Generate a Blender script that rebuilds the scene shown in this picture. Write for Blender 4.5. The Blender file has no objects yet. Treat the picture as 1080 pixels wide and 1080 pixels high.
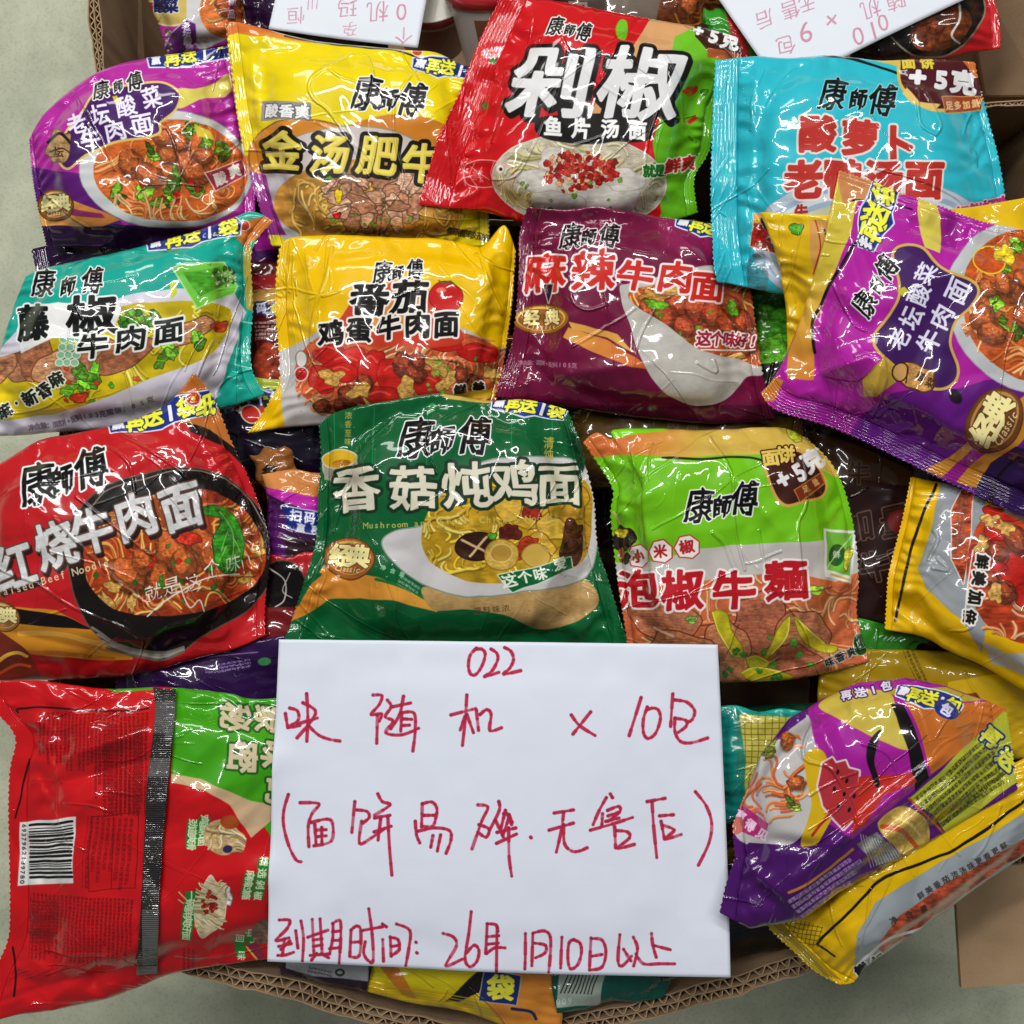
import bpy, math
import numpy as np
# ------------------------------------------------------------------ scene
SC = bpy.context.scene
COL = SC.collection
D = 0.75                      # camera height over the top of the pile (m)
K = 0.667 / 1080 / D          # metres per plan unit, per metre of distance
EPS = 1e-9

def xy(px, py, z):
    s = K * (D - z)
    return ((px - 540) * s, (540 - py) * s)

def tag(o, label=None, cat=None, group=None, kind=None):
    if label: o['label'] = label
    if cat: o['category'] = cat
    if group: o['group'] = group
    if kind: o['kind'] = kind
    return o

def link_mesh(name, verts, faces, mat=None, parent=None, smooth=True, uv=None):
    me = bpy.data.meshes.new(name)
    verts = np.asarray(verts, dtype=np.float32)
    if isinstance(faces, np.ndarray) and faces.ndim == 2:
        nf, n = faces.shape
        me.vertices.add(len(verts)); me.vertices.foreach_set('co', verts.ravel())
        me.loops.add(nf * n); me.loops.foreach_set('vertex_index', faces.astype(np.int32).ravel())
        me.polygons.add(nf)
        me.polygons.foreach_set('loop_start', np.arange(0, nf * n, n, dtype=np.int32))
        me.update(calc_edges=True)
    else:
        me.from_pydata([tuple(v) for v in verts.tolist()], [], [tuple(f) for f in faces])
    if uv is not None:
        lay = me.uv_layers.new(name='UVMap')
        vi = np.zeros(len(me.loops), dtype=np.int32); me.loops.foreach_get('vertex_index', vi)
        lay.data.foreach_set('uv', np.asarray(uv, dtype=np.float32)[vi].ravel())
    me.polygons.foreach_set('use_smooth', np.full(len(me.polygons), smooth))
    me.validate()
    o = bpy.data.objects.new(name, me); COL.objects.link(o)
    if mat: me.materials.append(mat)
    if parent: o.parent = parent
    return o

# ------------------------------------------------------------------ noise
_rng = np.random.RandomState(7)
_G = _rng.rand(256, 256).astype(np.float32)
def vnoise(X, Y, scale, seed=0):
    x = X / scale + seed * 17.37 + 1000; y = Y / scale + seed * 9.73 + 1000
    xi = np.floor(x).astype(int); yi = np.floor(y).astype(int)
    fx = x - xi; fy = y - yi
    fx = fx * fx * (3 - 2 * fx); fy = fy * fy * (3 - 2 * fy)
    g = lambda a, b: _G[a & 255, b & 255]
    return (g(xi, yi) * (1 - fx) * (1 - fy) + g(xi + 1, yi) * fx * (1 - fy) +
            g(xi, yi + 1) * (1 - fx) * fy + g(xi + 1, yi + 1) * fx * fy)
def fbm(X, Y, scale, seed=0, oct=3):
    r = 0; a = .5; t = 0
    for i in range(oct):
        r = r + a * vnoise(X, Y, scale / 2 ** i, seed + i * 3); t += a; a *= .55
    return r / t

def hexc(c):
    if isinstance(c, str): return np.array([int(c[i:i + 2], 16) / 255 for i in (0, 2, 4)])
    return np.asarray(c, float)

def sm(pts, closed=True, n=6):
    """Catmull-Rom through the points"""
    p = np.asarray(pts, float); N = len(p); out = []
    rng = range(N) if closed else range(N - 1)
    for i in rng:
        if closed: a, b, c, d = p[i - 1], p[i], p[(i + 1) % N], p[(i + 2) % N]
        else: a, b, c, d = p[max(i - 1, 0)], p[i], p[i + 1], p[min(i + 2, N - 1)]
        for k in range(n):
            t = k / n
            out.append(.5 * (2 * b + (c - a) * t + (2 * a - 5 * b + 4 * c - d) * t * t + (3 * b - a - 3 * c + d) * t ** 3))
    if not closed: out.append(p[-1])
    return np.array(out)

# ------------------------------------------------------------------ glyph outlines (built-in font)
_gl = {}
def glyph(ch):
    if ch in _gl: return _gl[ch]
    cu = bpy.data.curves.new('g', 'FONT'); cu.body = ch; cu.resolution_u = 3
    ob = bpy.data.objects.new('g', cu); COL.objects.link(ob)
    dg = bpy.context.evaluated_depsgraph_get()
    c2 = ob.evaluated_get(dg).to_curve(dg)
    res = []
    for s in c2.splines:
        if s.type == 'BEZIER':
            bp = s.bezier_points; P = []
            n = len(bp)
            for i in range(n):
                a, b = bp[i], bp[(i + 1) % n]
                p0, p1, p2, p3 = [np.array(q[:2]) for q in (a.co, a.handle_right, b.handle_left, b.co)]
                d = np.abs(p0 + p3 - p1 * 2).max() + np.abs(p0 + p3 - p2 * 2).max()
                straight = abs(np.cross(p3 - p0, p1 - p0)) + abs(np.cross(p3 - p0, p2 - p0)) < 1e-5
                m = 1 if straight else 4
                for k in range(m):
                    t = k / m
                    P.append((1 - t) ** 3 * p0 + 3 * t * (1 - t) ** 2 * p1 + 3 * t * t * (1 - t) * p2 + t ** 3 * p3)
            res.append(np.array(P))
        else:
            res.append(np.array([p.co[:2] for p in s.points]))
    bpy.data.objects.remove(ob); bpy.data.curves.remove(cu)
    _gl[ch] = res
    return res

# ------------------------------------------------------------------ print sheets (artwork drawn in code)
class Sheet:
    def __init__(s, x0, y0, x1, y1, bg, k=2.3):
        s.x0, s.y0, s.x1, s.y1, s.k = x0, y0, x1, y1, k
        s.W = int((x1 - x0) * k); s.H = int((y1 - y0) * k)
        s.a = np.ones((s.H, s.W, 3), np.float32) * hexc(bg).astype(np.float32)
        s.b = np.zeros((s.H, s.W), np.float32)      # relief
        s.clip = None
        s.X, s.Y = np.meshgrid(x0 + (np.arange(s.W) + .5) / k, y0 + (np.arange(s.H) + .5) / k)
        s.X = s.X.astype(np.float32); s.Y = s.Y.astype(np.float32)
    def _sl(s, x0, y0, x1, y1):
        a = max(0, int((x0 - s.x0) * s.k)); b = min(s.W, int((x1 - s.x0) * s.k) + 2)
        c = max(0, int((y0 - s.y0) * s.k)); d = min(s.H, int((y1 - s.y0) * s.k) + 2)
        if b <= a or d <= c: return None
        return slice(c, d), slice(a, b)
    def sdf(s, cons, pad, closed=True):
        allp = np.concatenate(cons)
        x0, y0 = allp.min(0) - pad; x1, y1 = allp.max(0) + pad
        sl = s._sl(x0, y0, x1, y1)
        if sl is None: return None, None
        X = s.X[sl]; Y = s.Y[sl]; r0, c0 = sl[0].start, sl[1].start
        d2 = np.full(X.shape, (pad + 2) ** 2, np.float32)
        wn = np.zeros(X.shape, np.int16)
        H, W = X.shape
        for P in cons:
            n = len(P); rr = range(n) if closed else range(n - 1)
            for i in rr:
                ax, ay = P[i]; bx, by = P[(i + 1) % n]
                lx, hx = min(ax, bx) - pad - 1, max(ax, bx) + pad + 1
                ly, hy = min(ay, by) - pad - 1, max(ay, by) + pad + 1
                ia = max(0, int((lx - s.x0) * s.k) - c0); ib = min(W, int((hx - s.x0) * s.k) + 2 - c0)
                ja = max(0, int((ly - s.y0) * s.k) - r0); jb = min(H, int((hy - s.y0) * s.k) + 2 - r0)
                if ib > ia and jb > ja:
                    x = X[ja:jb, ia:ib]; y = Y[ja:jb, ia:ib]
                    ex, ey = bx - ax, by - ay
                    L = ex * ex + ey * ey + EPS
                    t = np.clip(((x - ax) * ex + (y - ay) * ey) / L, 0, 1)
                    dd = (x - ax - t * ex) ** 2 + (y - ay - t * ey) ** 2
                    v = d2[ja:jb, ia:ib]; np.minimum(v, dd, out=v)
                if closed and ay != by:
                    lo, hi = (ay, by) if ay < by else (by, ay)
                    ja = max(0, int(math.ceil((lo - s.y0) * s.k - .5)) - r0); jb = min(H, int(math.ceil((hi - s.y0) * s.k - .5)) - r0)
                    if jb > ja:
                        x = X[ja:jb]; y = Y[ja:jb, :1]
                        xi = ax + (y - ay) / (by - ay) * (bx - ax)
                        wn[ja:jb] += np.where(x < xi, 1 if by > ay else -1, 0).astype(np.int16)
        d = np.sqrt(d2)
        if closed: d = np.where(wn != 0, -d, d)
        return d, sl
    def paint(s, al, sl, col, tex=0, texs=6, seed=0):
        if s.clip is not None: al = al * s.clip[sl]
        X = s.X[sl]; Y = s.Y[sl]
        if isinstance(col, tuple) and len(col) == 4:
            a, b, p, q = col; a = hexc(a); b = hexc(b)
            ex, ey = q[0] - p[0], q[1] - p[1]
            t = np.clip(((X - p[0]) * ex + (Y - p[1]) * ey) / (ex * ex + ey * ey), 0, 1)[..., None]
            c = a * (1 - t) + b * t
        else:
            c = np.broadcast_to(hexc(col), X.shape + (3,))
        if tex:
            n = fbm(X, Y, texs, seed, 3)
            n2 = vnoise(X * .5, Y * 2, texs * .4, seed + 5)
            c = np.clip(c * (1 + tex * (n * .7 + n2 * .3 - .5) * 2.6)[..., None], 0, 1)
        s.a[sl] = s.a[sl] * (1 - al[..., None]) + c * al[..., None]
    def fill(s, pts, col, grow=0, f=.5, alpha=1, out=(), smooth=False, tex=0, texs=6, seed=0, many=False):
        cons = [np.asarray(p, float) for p in pts] if many else [np.asarray(pts, float)]
        if smooth: cons = [sm(p) for p in cons]
        pad = max([grow] + [o[0] + grow for o in out]) + f + 1
        d, sl = s.sdf(cons, pad)
        if d is None: return
        for w, c in out:
            s.paint(np.clip((w + grow - d) / .6 + .5, 0, 1), sl, c)
        s.paint(np.clip((grow - d) / max(2 * f, .3) + .5, 0, 1) * alpha, sl, col, tex, texs, seed)
    def line(s, pts, w, col, smooth=True, f=.4, alpha=1, taper=False):
        P = np.asarray(pts, float)
        if smooth and len(P) > 2: P = sm(P, False, 5)
        if len(P) == 1: P = np.array([P[0], P[0] + .01])
        d, sl = s.sdf([P], w + f + 1, closed=False)
        if d is None: return
        s.paint(np.clip((w / 2 - d) / (2 * f) + .5, 0, 1) * alpha, sl, col)
    def ell(s, cx, cy, rx, ry, col, rot=0, **kw):
        t = np.linspace(0, 2 * math.pi, 40, endpoint=False); r = math.radians(rot)
        x = np.cos(t) * rx; y = np.sin(t) * ry
        s.fill(np.stack([cx + x * math.cos(r) - y * math.sin(r), cy + x * math.sin(r) + y * math.cos(r)], 1), col, **kw)
    def mask(s, pts, smooth=False):
        P = np.asarray(pts, float)
        if smooth: P = sm(P)
        d, sl = s.sdf([P], 1.5)
        m = np.zeros((s.H, s.W), np.float32)
        if d is not None: m[sl] = np.clip(.5 - d / .8, 0, 1)
        return m
    def blob(s, x, y, rx, ry, col, rot=0, seed=0, rough=.22, tex=.5, texs=4, edge=None, ew=.7):
        r = np.random.RandomState(seed + 11); n = 14
        t = np.linspace(0, 2 * math.pi, n, endpoint=False)
        q = 1 + (r.rand(n) - .5) * 2 * rough; a = math.radians(rot)
        X = np.cos(t) * rx * q; Y = np.sin(t) * ry * q
        P = np.stack([x + X * math.cos(a) - Y * math.sin(a), y + X * math.sin(a) + Y * math.cos(a)], 1)
        e = hexc(col) * .45 if edge is None else hexc(edge)
        s.fill(sm(P), col, tex=tex, texs=texs, seed=seed, out=[(ew, e)])
    def meat(s, x, y, r, seed=0, col='9a4f28', rot=None):
        q = np.random.RandomState(seed); a = q.rand() * 90 if rot is None else rot; col = hexc(col)
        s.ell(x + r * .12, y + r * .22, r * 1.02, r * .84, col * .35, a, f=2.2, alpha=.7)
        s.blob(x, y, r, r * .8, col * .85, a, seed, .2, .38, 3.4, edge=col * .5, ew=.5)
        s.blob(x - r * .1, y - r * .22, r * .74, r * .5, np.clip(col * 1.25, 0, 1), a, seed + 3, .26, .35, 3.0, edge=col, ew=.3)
        for i in range(7):
            u = (q.rand(2) - .5) * r * 1.2
            s.line([(x + u[0] - r * .25, y + u[1]), (x + u[0] + r * .25, y + u[1] + r * .2 * (q.rand() - .5))], .6, np.clip(col * (.55 if i % 2 else 1.6), 0, 1), alpha=.55)
        s.bits_lite(x, y, r * .6, 4, np.clip(col * 1.9 + .12, 0, 1), seed)
    def bits_lite(s, x, y, r, n, col, seed):
        q = np.random.RandomState(seed + 77)
        for i in range(n):
            u = (q.rand(2) - .6) * r * 1.3; s.ell(x + u[0], y + u[1], .5 + q.rand() * .9, .4 + q.rand() * .5, col, q.rand() * 90, alpha=.7, f=.4)
    def greens(s, x, y, r, seed=0, col='5f8a22'):
        q = np.random.RandomState(seed)
        for i in range(4):
            u = (q.rand(2) - .5) * r * 1.3
            c = np.clip(hexc(col) * (.6 + q.rand() * .9), 0, 1)
            s.blob(x + u[0], y + u[1], r * (.35 + .4 * q.rand()), r * (.2 + .25 * q.rand()), c, q.rand() * 180, seed + i, .3, .45, 3)
            s.line([(x + u[0] - r * .3, y + u[1]), (x + u[0] + r * .3, y + u[1] + r * .1)], .7, np.clip(c * 1.6, 0, 1))
    def noodles(s, pts, cols, n, seed=0, w=2.0, L=40, ang=0, smooth=True):
        """strands that follow a swirling flow"""
        old = s.clip; m = s.mask(pts, smooth); s.clip = m if old is None else m * old
        P = np.asarray(pts, float); x0, y0 = P.min(0); x1, y1 = P.max(0)
        r = np.random.RandomState(seed); n = int(n * 1.25); w = w * .86
        for i in range(n):
            x = x0 + r.rand() * (x1 - x0); y = y0 + r.rand() * (y1 - y0); Q = []
            l = L * (.6 + .8 * r.rand())
            for k in range(8):
                Q.append((x, y)); f = float(vnoise(np.float64(x), np.float64(y), 27, seed + 3))
                a = math.radians(ang) + (f - .5) * 7 + (r.rand() - .5) * .25
                x += math.cos(a) * l / 7; y += math.sin(a) * l / 7
            c = hexc(cols[r.randint(len(cols))]) * (.8 + .35 * r.rand())
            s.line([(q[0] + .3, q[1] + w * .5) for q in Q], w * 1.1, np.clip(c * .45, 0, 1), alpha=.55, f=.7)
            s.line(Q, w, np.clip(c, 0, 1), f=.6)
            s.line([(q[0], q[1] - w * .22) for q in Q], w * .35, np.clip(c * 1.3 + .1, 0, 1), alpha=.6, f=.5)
        s.clip = old
    def bits(s, x, y, rx, ry, cols, n, r0=1, r1=3, seed=0):
        r = np.random.RandomState(seed)
        for i in range(n):
            a = r.rand() * 6.28; d = math.sqrt(r.rand())
            s.blob(x + math.cos(a) * d * rx, y + math.sin(a) * d * ry, r0 + (r1 - r0) * r.rand(), r0 + (r1 - r0) * r.rand() * .8,
                   cols[r.randint(len(cols))], r.rand() * 180, seed + i, .3, .3, 2, ew=.3)
    def text(s, st, p, q, h, col, w=None, bold=.8, out=(), slant=0, rough=0, rot=None, f=.35, seed=1, sizes=None, pos=None, shadow=None, tex=0, alpha=1):
        n = len(st); p = np.asarray(p, float); q = np.asarray(q, float)
        if rot is None:
            d = q - p; a = math.atan2(d[1], d[0]) if n > 1 and np.hypot(*d) > 1e-6 else 0
        else: a = math.radians(rot)
        w = w or h; cons = []; rr = np.random.RandomState(seed)
        for i, ch in enumerate(st):
            if ch == ' ': continue
            g = glyph(ch)
            if not g: continue
            c = np.asarray(pos[i], float) if pos else (p + (q - p) * (i / (n - 1)) if n > 1 else p)
            ww, hh = w, h
            if sizes: ww, hh = w * sizes[i], h * sizes[i]
            A = np.concatenate(g); cxg = .5 if ord(ch) > 0x2000 else (A[:, 0].min() + A[:, 0].max()) / 2
            for G in g:
                x = (G[:, 0] - cxg) * ww; y = -(G[:, 1] - .36) * hh
                x = x - slant * y
                if rough:
                    x = x + (vnoise(G[:, 0] * 40 + i * 9, G[:, 1] * 40, 6, seed) - .5) * rough * 2
                    y = y + (vnoise(G[:, 0] * 40 + i * 9, G[:, 1] * 40, 6, seed + 9) - .5) * rough * 2
                cons.append(np.stack([c[0] + x * math.cos(a) - y * math.sin(a), c[1] + x * math.sin(a) + y * math.cos(a)], 1))
        if not cons: return
        if shadow:
            sc = [c + np.array(shadow[0]) for c in cons]
            s.fill(sc, shadow[1], grow=bold + (max([o[0] for o in out]) if out else 0) * .8, many=True, f=.4)
        s.fill(cons, col, grow=bold, f=f, out=[(o, c) for o, c in out], many=True, tex=tex, alpha=alpha)
    def micro(s, p, q, width, pitch, col, seed=0, alpha=.75, ch=None):
        """rows of print too small to read: p->q is the first line, rows stack at right angles over width"""
        p = np.asarray(p, float); q = np.asarray(q, float); d = (q - p); L = np.hypot(*d); d /= L
        nrm = np.array([-d[1], d[0]])
        P = [p, q, q + nrm * width, p + nrm * width]
        dd, sl = s.sdf([np.array(P)], 2)
        if dd is None: return
        X = s.X[sl] - p[0]; Y = s.Y[sl] - p[1]
        u = X * d[0] + Y * d[1]; v = X * nrm[0] + Y * nrm[1]
        row = np.floor(v / pitch); fv = v / pitch - row
        ch = ch or pitch * .85
        cell = np.floor(u / ch); fu = u / ch - cell
        n = vnoise(u, v, pitch * .22, seed); n2 = np.abs(np.sin(u * 6.2 / ch * 2.3 + row * 2 + np.floor(cell) * 1.7))
        end = _G[(row.astype(int) * 7 + seed) & 255, 3] * .35 * L
        ink = (np.maximum(n, n2 * .8) > .5) & (fv > .18) & (fv < .82) & (fu > .12) & (u < L - end * (_G[(row.astype(int) * 5 + seed) & 255, 9] > .6)) & (dd < 0)
        s.paint(ink.astype(np.float32) * alpha, sl, col)
    def crease(s, pts, w=2.2, h=1.0):
        P = np.asarray(pts, float)
        if len(P) > 2: P = sm(P, False, 4)
        d, sl = s.sdf([P], w + 1, closed=False)
        if d is None: return
        q = np.clip(d / (w * 1.15), 0, 1); s.b[sl] = np.maximum(s.b[sl], h * (1 - q * q) ** 2)
    def creases(s, n, seed=0, w=1.7, L=95, h=1.0, ang=None, box=None):
        r = np.random.RandomState(seed + 100)
        bx = box or (s.x0, s.y0, s.x1, s.y1)
        for i in range(int(n * .8)):
            x = bx[0] + r.rand() * (bx[2] - bx[0]); y = bx[1] + r.rand() * (bx[3] - bx[1])
            a = (r.rand() * 6.28) if ang is None else math.radians(ang) + (r.rand() - .5) * .7
            Q = [(x, y)]; l = L * (.3 + r.rand())
            for k in range(r.randint(2, 5)):
                a += (r.rand() - .5) * .6
                x += math.cos(a) * l / 3; y += math.sin(a) * l / 3; Q.append((x, y))
            s.crease(Q, w * (.6 + .8 * r.rand()), h * (.25 + .75 * r.rand() ** 1.5))
    def images(s, name):
        if s.b.max() > 0 or True:
            n = (fbm(s.X, s.Y, 20, 3, 2) - .5) * .10
            s.b = s.b + n
        im = bpy.data.images.new(name, s.W, s.H, alpha=False)
        px = np.ones((s.H, s.W, 4), np.float32); px[..., :3] = np.clip(s.a, 0, 1)[::-1]
        im.pixels.foreach_set(px.ravel()); im.update(); im.pack()
        ib = bpy.data.images.new(name + '_relief', s.W, s.H, alpha=False, float_buffer=True, is_data=True)
        px[..., :3] = (s.b * .5 + .3)[::-1][..., None]
        ib.pixels.foreach_set(px.ravel()); ib.update(); ib.pack()
        return im, ib

# ------------------------------------------------------------------ materials
def film_mat(name, sh, rough=.34, coat=1.0, crough=.06, bump=.0014, spec=.12, micro=.04):
    m = bpy.data.materials.new(name); m.use_nodes = True
    nt = m.node_tree; N = nt.nodes; Lk = nt.links; b = N['Principled BSDF']
    im, ib = sh.images(name)
    t = N.new('ShaderNodeTexImage'); t.image = im; t.extension = 'EXTEND'
    Lk.new(t.outputs[0], b.inputs['Base Color'])
    t2 = N.new('ShaderNodeTexImage'); t2.image = ib; t2.extension = 'EXTEND'
    bp = N.new('ShaderNodeBump'); bp.inputs['Strength'].default_value = 1; bp.inputs['Distance'].default_value = bump
    Lk.new(t2.outputs[0], bp.inputs['Height'])
    nz = N.new('ShaderNodeTexNoise'); nz.inputs['Scale'].default_value = 160; nz.inputs['Detail'].default_value = 2
    tc = N.new('ShaderNodeTexCoord'); Lk.new(tc.outputs['Object'], nz.inputs['Vector'])
    bp2 = N.new('ShaderNodeBump'); bp2.inputs['Strength'].default_value = micro; bp2.inputs['Distance'].default_value = .0008
    Lk.new(nz.outputs[0], bp2.inputs['Height']); Lk.new(bp.outputs[0], bp2.inputs['Normal'])
    Lk.new(bp2.outputs[0], b.inputs['Normal']); Lk.new(bp2.outputs[0], b.inputs['Coat Normal'])
    b.inputs['Roughness'].default_value = rough
    b.inputs['Specular IOR Level'].default_value = spec
    b.inputs['Coat Weight'].default_value = coat
    b.inputs['Coat Roughness'].default_value = crough
    return m

# ------------------------------------------------------------------ pile bookkeeping: height of what already lies there
CS = 3.0; HN = 500; HO = -210.0
HM = np.full((HN, HN), -1.0, np.float32)
def h_dilate_blur(A):
    B = A.copy()
    for dx in (-1, 0, 1):
        for dy in (-1, 0, 1):
            B = np.maximum(B, np.roll(np.roll(A, dx, 0), dy, 1))
    return B
def h_sample(M, px, py):
    x = np.clip((px - HO) / CS, 0, HN - 2); y = np.clip((py - HO) / CS, 0, HN - 2)
    xi = x.astype(int); yi = y.astype(int); fx = x - xi; fy = y - yi
    return (M[yi, xi] * (1 - fx) * (1 - fy) + M[yi, xi + 1] * fx * (1 - fy) + M[yi + 1, xi] * (1 - fx) * fy + M[yi + 1, xi + 1] * fx * fy)
def h_splat(px, py, z):
    for dx in (0, .5, -.5):
        for dy in (0, .5, -.5):
            xi = np.clip(((px - HO) / CS + dx + .0).round().astype(int), 0, HN - 1); yi = np.clip(((py - HO) / CS + dy).round().astype(int), 0, HN - 1)
            np.maximum.at(HM, (yi.ravel(), xi.ravel()), z.ravel().astype(np.float32))

def resample(P, t, sharp=False):
    P = np.asarray(P, float)
    if len(P) > 2 and not sharp: P = sm(P, False, 4)
    L = np.concatenate([[0], np.cumsum(np.hypot(*np.diff(P, axis=0).T))]); L /= L[-1]
    return np.stack([np.interp(t, L, P[:, 0]), np.interp(t, L, P[:, 1])], -1)

def tri(x): return np.abs(2 * (x - np.floor(x)) - 1)

def relief(X, Y, seed, amp):
    """long crisp folds of a crumpled film, metres"""
    r = np.random.RandomState(seed); h = 0
    wx = (fbm(X, Y, 70, seed, 2) - .5) * 50; wy = (fbm(X, Y, 70, seed + 9, 2) - .5) * 50
    for i in range(5):
        a = r.rand() * 3.14; lam = 26 + 60 * r.rand()
        t = ((X + wx) * math.cos(a) + (Y + wy) * math.sin(a)) / lam + r.rand()
        m = np.clip(vnoise(X, Y, 60, seed + 20 + i) * 2 - .7, 0, 1)
        h = h + (tri(t) - .5) * m * lam / 50
    return h * amp

def packet(name, label, cat, group, sh, T, B, L, R, z, bulge, seed=0, seals=(.07, .07), crump=.0027, mat=None,
           res=2.3, clear=.0012, parent=None, part='film', pleat=.0016, thick=None, power=2.6, sink=0.0, kind=None, matkw={}, splat=True, crimp=.00015, edgewave=.003, blur=30, folds=(), sharp=False):
    """one filled film packet: T,B run left->right, L,R run top->bottom of the printed face (plan units)."""
    Lf = [T[0]] + list(L) + [B[0]]; Rf = [T[-1]] + list(R) + [B[-1]]
    wpx = max(np.hypot(*(np.subtract(T[0], T[-1]))), np.hypot(*(np.subtract(B[0], B[-1]))))
    hpx = max(np.hypot(*(np.subtract(Lf[0], Lf[-1]))), np.hypot(*(np.subtract(Rf[0], Rf[-1]))))
    s0, s1 = seals
    us = []
    if s0 > 0: us.append(np.linspace(0, s0, max(4, int(s0 * wpx / 1.1)), endpoint=False))
    us.append(np.linspace(s0, 1 - s1, max(6, int((1 - s0 - s1) * wpx / res)) + 1))
    if s1 > 0: us.append(np.linspace(1 - s1, 1, max(4, int(s1 * wpx / 1.1)) + 1)[1:])
    u = np.concatenate(us); i0 = len(us[0]) if s0 > 0 else 0; i1 = i0 + len(us[1 if s0 > 0 else 0]) - 1
    v = np.linspace(0, 1, max(6, int(hpx / res)) + 1)
    Tp = resample(T, u, sharp); Bp = resample(B, u, sharp); Lp = resample(Lf, v, sharp); Rp = resample(Rf, v, sharp)
    U, V = np.meshgrid(u, v)
    def coons(c):
        return ((1 - V) * Tp[None, :, c] + V * Bp[None, :, c] + (1 - U) * Lp[:, None, c] + U * Rp[:, None, c]
                - ((1 - U) * (1 - V) * Tp[0, c] + U * (1 - V) * Tp[-1, c] + (1 - U) * V * Bp[0, c] + U * V * Bp[-1, c]))
    X = coons(0); Y = coons(1)
    # zigzag-cut seal fins
    ex_ = np.where(U < s0, (s0 - U) / max(s0, 1e-6), 0) - np.where(U > 1 - s1, (U - 1 + s1) / max(s1, 1e-6), 0)
    tooth = (tri(V * hpx / 6.0) - .5) * 2.6
    du_ = np.array(Tp[-1]) - np.array(Tp[0]); du_ = du_ / (np.hypot(*du_) + EPS)
    X = X + du_[0] * tooth * ex_; Y = Y + du_[1] * tooth * ex_
    uu = np.clip((U - s0) / (1 - s0 - s1), 0, 1)
    a = 1 - np.abs(2 * uu - 1) ** power; b = 1 - np.abs(2 * V - 1) ** power
    prof = (np.clip(a, 0, 1) * np.clip(b, 0, 1)) ** .62
    blk = np.maximum(np.abs(uu - .5) / .37, np.abs(V - .5) / .385)
    cr = (np.abs(uu - .5) / .40) ** 5 + (np.abs(V - .5) / .41) ** 5          # rounded square of the noodle cake inside
    cake = 1 / (1 + np.exp((cr - .75) * 5.5))
    body = prof * .66 + cake * .40 * np.clip(prof * 2, 0, 1)
    z4 = [q / 1000 for q in z]
    zs = (z4[0] * (1 - U) * (1 - V) + z4[1] * U * (1 - V) + z4[2] * U * V + z4[3] * (1 - U) * V)
    wave = (fbm(X, Y, 38, seed + 40, 2) - .5) * edgewave * 2 * (1 - prof * .6)
    fold = (relief(X, Y, seed, crump) * (1.25 - .75 * cake) + relief(X * .55, Y * .55, seed + 5, crump) * .9) * np.clip(prof * 2.2, 0, 1)
    fold = fold + (relief(X * 1.6, Y * 1.6, seed + 8, crump * .45)) * np.clip(prof * 3, 0, 1) * (1 - cake)
    du = np.minimum(uu, 1 - uu) * wpx
    pl = (tri(V * (9 + seed % 4) + fbm(X, Y, 40, seed + 60, 2) * 2.5) - .5) * pleat * 2 * np.exp(-du / 26) * np.clip(b * 2, 0, 1) * ((uu > 0) & (uu < 1))
    dv = np.minimum(V, 1 - V) * hpx
    pl2 = (tri(U * (7 + seed % 3) + fbm(X, Y, 40, seed + 70, 2) * 2.5) - .5) * pleat * 1.2 * np.exp(-dv / 22) * np.clip(a * 2, 0, 1)
    ridge = crimp * np.sin(U * wpx * 2 * math.pi / 4.2) * ((uu <= 0) | (uu >= 1))
    bm = bulge / 1000 * 1.15
    zf = zs + bm * body + wave + fold + pl + pl2 + ridge
    for (ax, ay), (ex, ey), wd, hh in folds:
        dx, dy = ex - ax, ey - ay; t = np.clip(((X - ax) * dx + (Y - ay) * dy) / (dx * dx + dy * dy), 0, 1)
        dd = np.hypot(X - ax - t * dx, Y - ay - t * dy); en = np.sin(np.clip(t, .02, .98) * math.pi) ** .6
        zf = zf + hh / 1000 * np.clip(1 - dd / wd, 0, 1) ** 1.3 * en * np.clip(prof * 3, 0, 1)
    # lie on whatever is below
    M = h_dilate_blur(HM); und = h_sample(M, X, Y) + clear
    R0 = np.maximum(0, und - zf - sink)
    if R0.max() > 0:
        Rr = R0.copy()
        for _ in range(blur):
            Q = Rr.copy()
            Q[1:-1] = (Rr[:-2] + Rr[1:-1] * 2 + Rr[2:]) / 4; Q2 = Q.copy()
            Q2[:, 1:-1] = (Q[:, :-2] + Q[:, 1:-1] * 2 + Q[:, 2:]) / 4
            Rr = np.maximum(R0, Q2 * .995)
        zf = zf + Rr
    if splat: h_splat(X, Y, zf)
    th = (.0005 + (bm * 1.35 if thick is None else thick) * body)
    zb = zf - th
    zc = float(zf.mean()); px_c, py_c = float(X.mean()), float(Y.mean())
    cx, cy = xy(px_c, py_c, zc)
    lean = (-cx / (D - zc), -cy / (D - zc))       # the packet lies tilted a little, its own up direction
    s = K * (D - zc)
    gx = (X - 540) * s; gy = (540 - Y) * s
    fx = gx + lean[0] * (zf - zc); fy = gy + lean[1] * (zf - zc)
    bx = gx + lean[0] * (zb - zc); by = gy + lean[1] * (zb - zc)
    wx = fold * 420 * math.cos(seed) + (fbm(X, Y, 30, seed + 80, 2) - .5) * 3.5 * (crump > 0); wy = fold * 420 * math.sin(seed) + (fbm(X, Y, 30, seed + 90, 2) - .5) * 3.5 * (crump > 0)
    UVx = (X + wx - sh.x0) / (sh.x1 - sh.x0); UVy = 1 - (Y + wy - sh.y0) / (sh.y1 - sh.y0)
    if mat is None: mat = film_mat('film_' + name, sh, **matkw)
    root = parent
    base = np.array([cx, cy, float(zb.min())])
    if parent is None and (s0 > 0 or s1 > 0):
        root = bpy.data.objects.new(name, None); COL.objects.link(root)
        root.location = base; root.empty_display_size = .02
        tag(root, label, cat, group, kind)
        off = base
    elif parent is not None: off = np.array(parent.location)
    else: off = base
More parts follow.
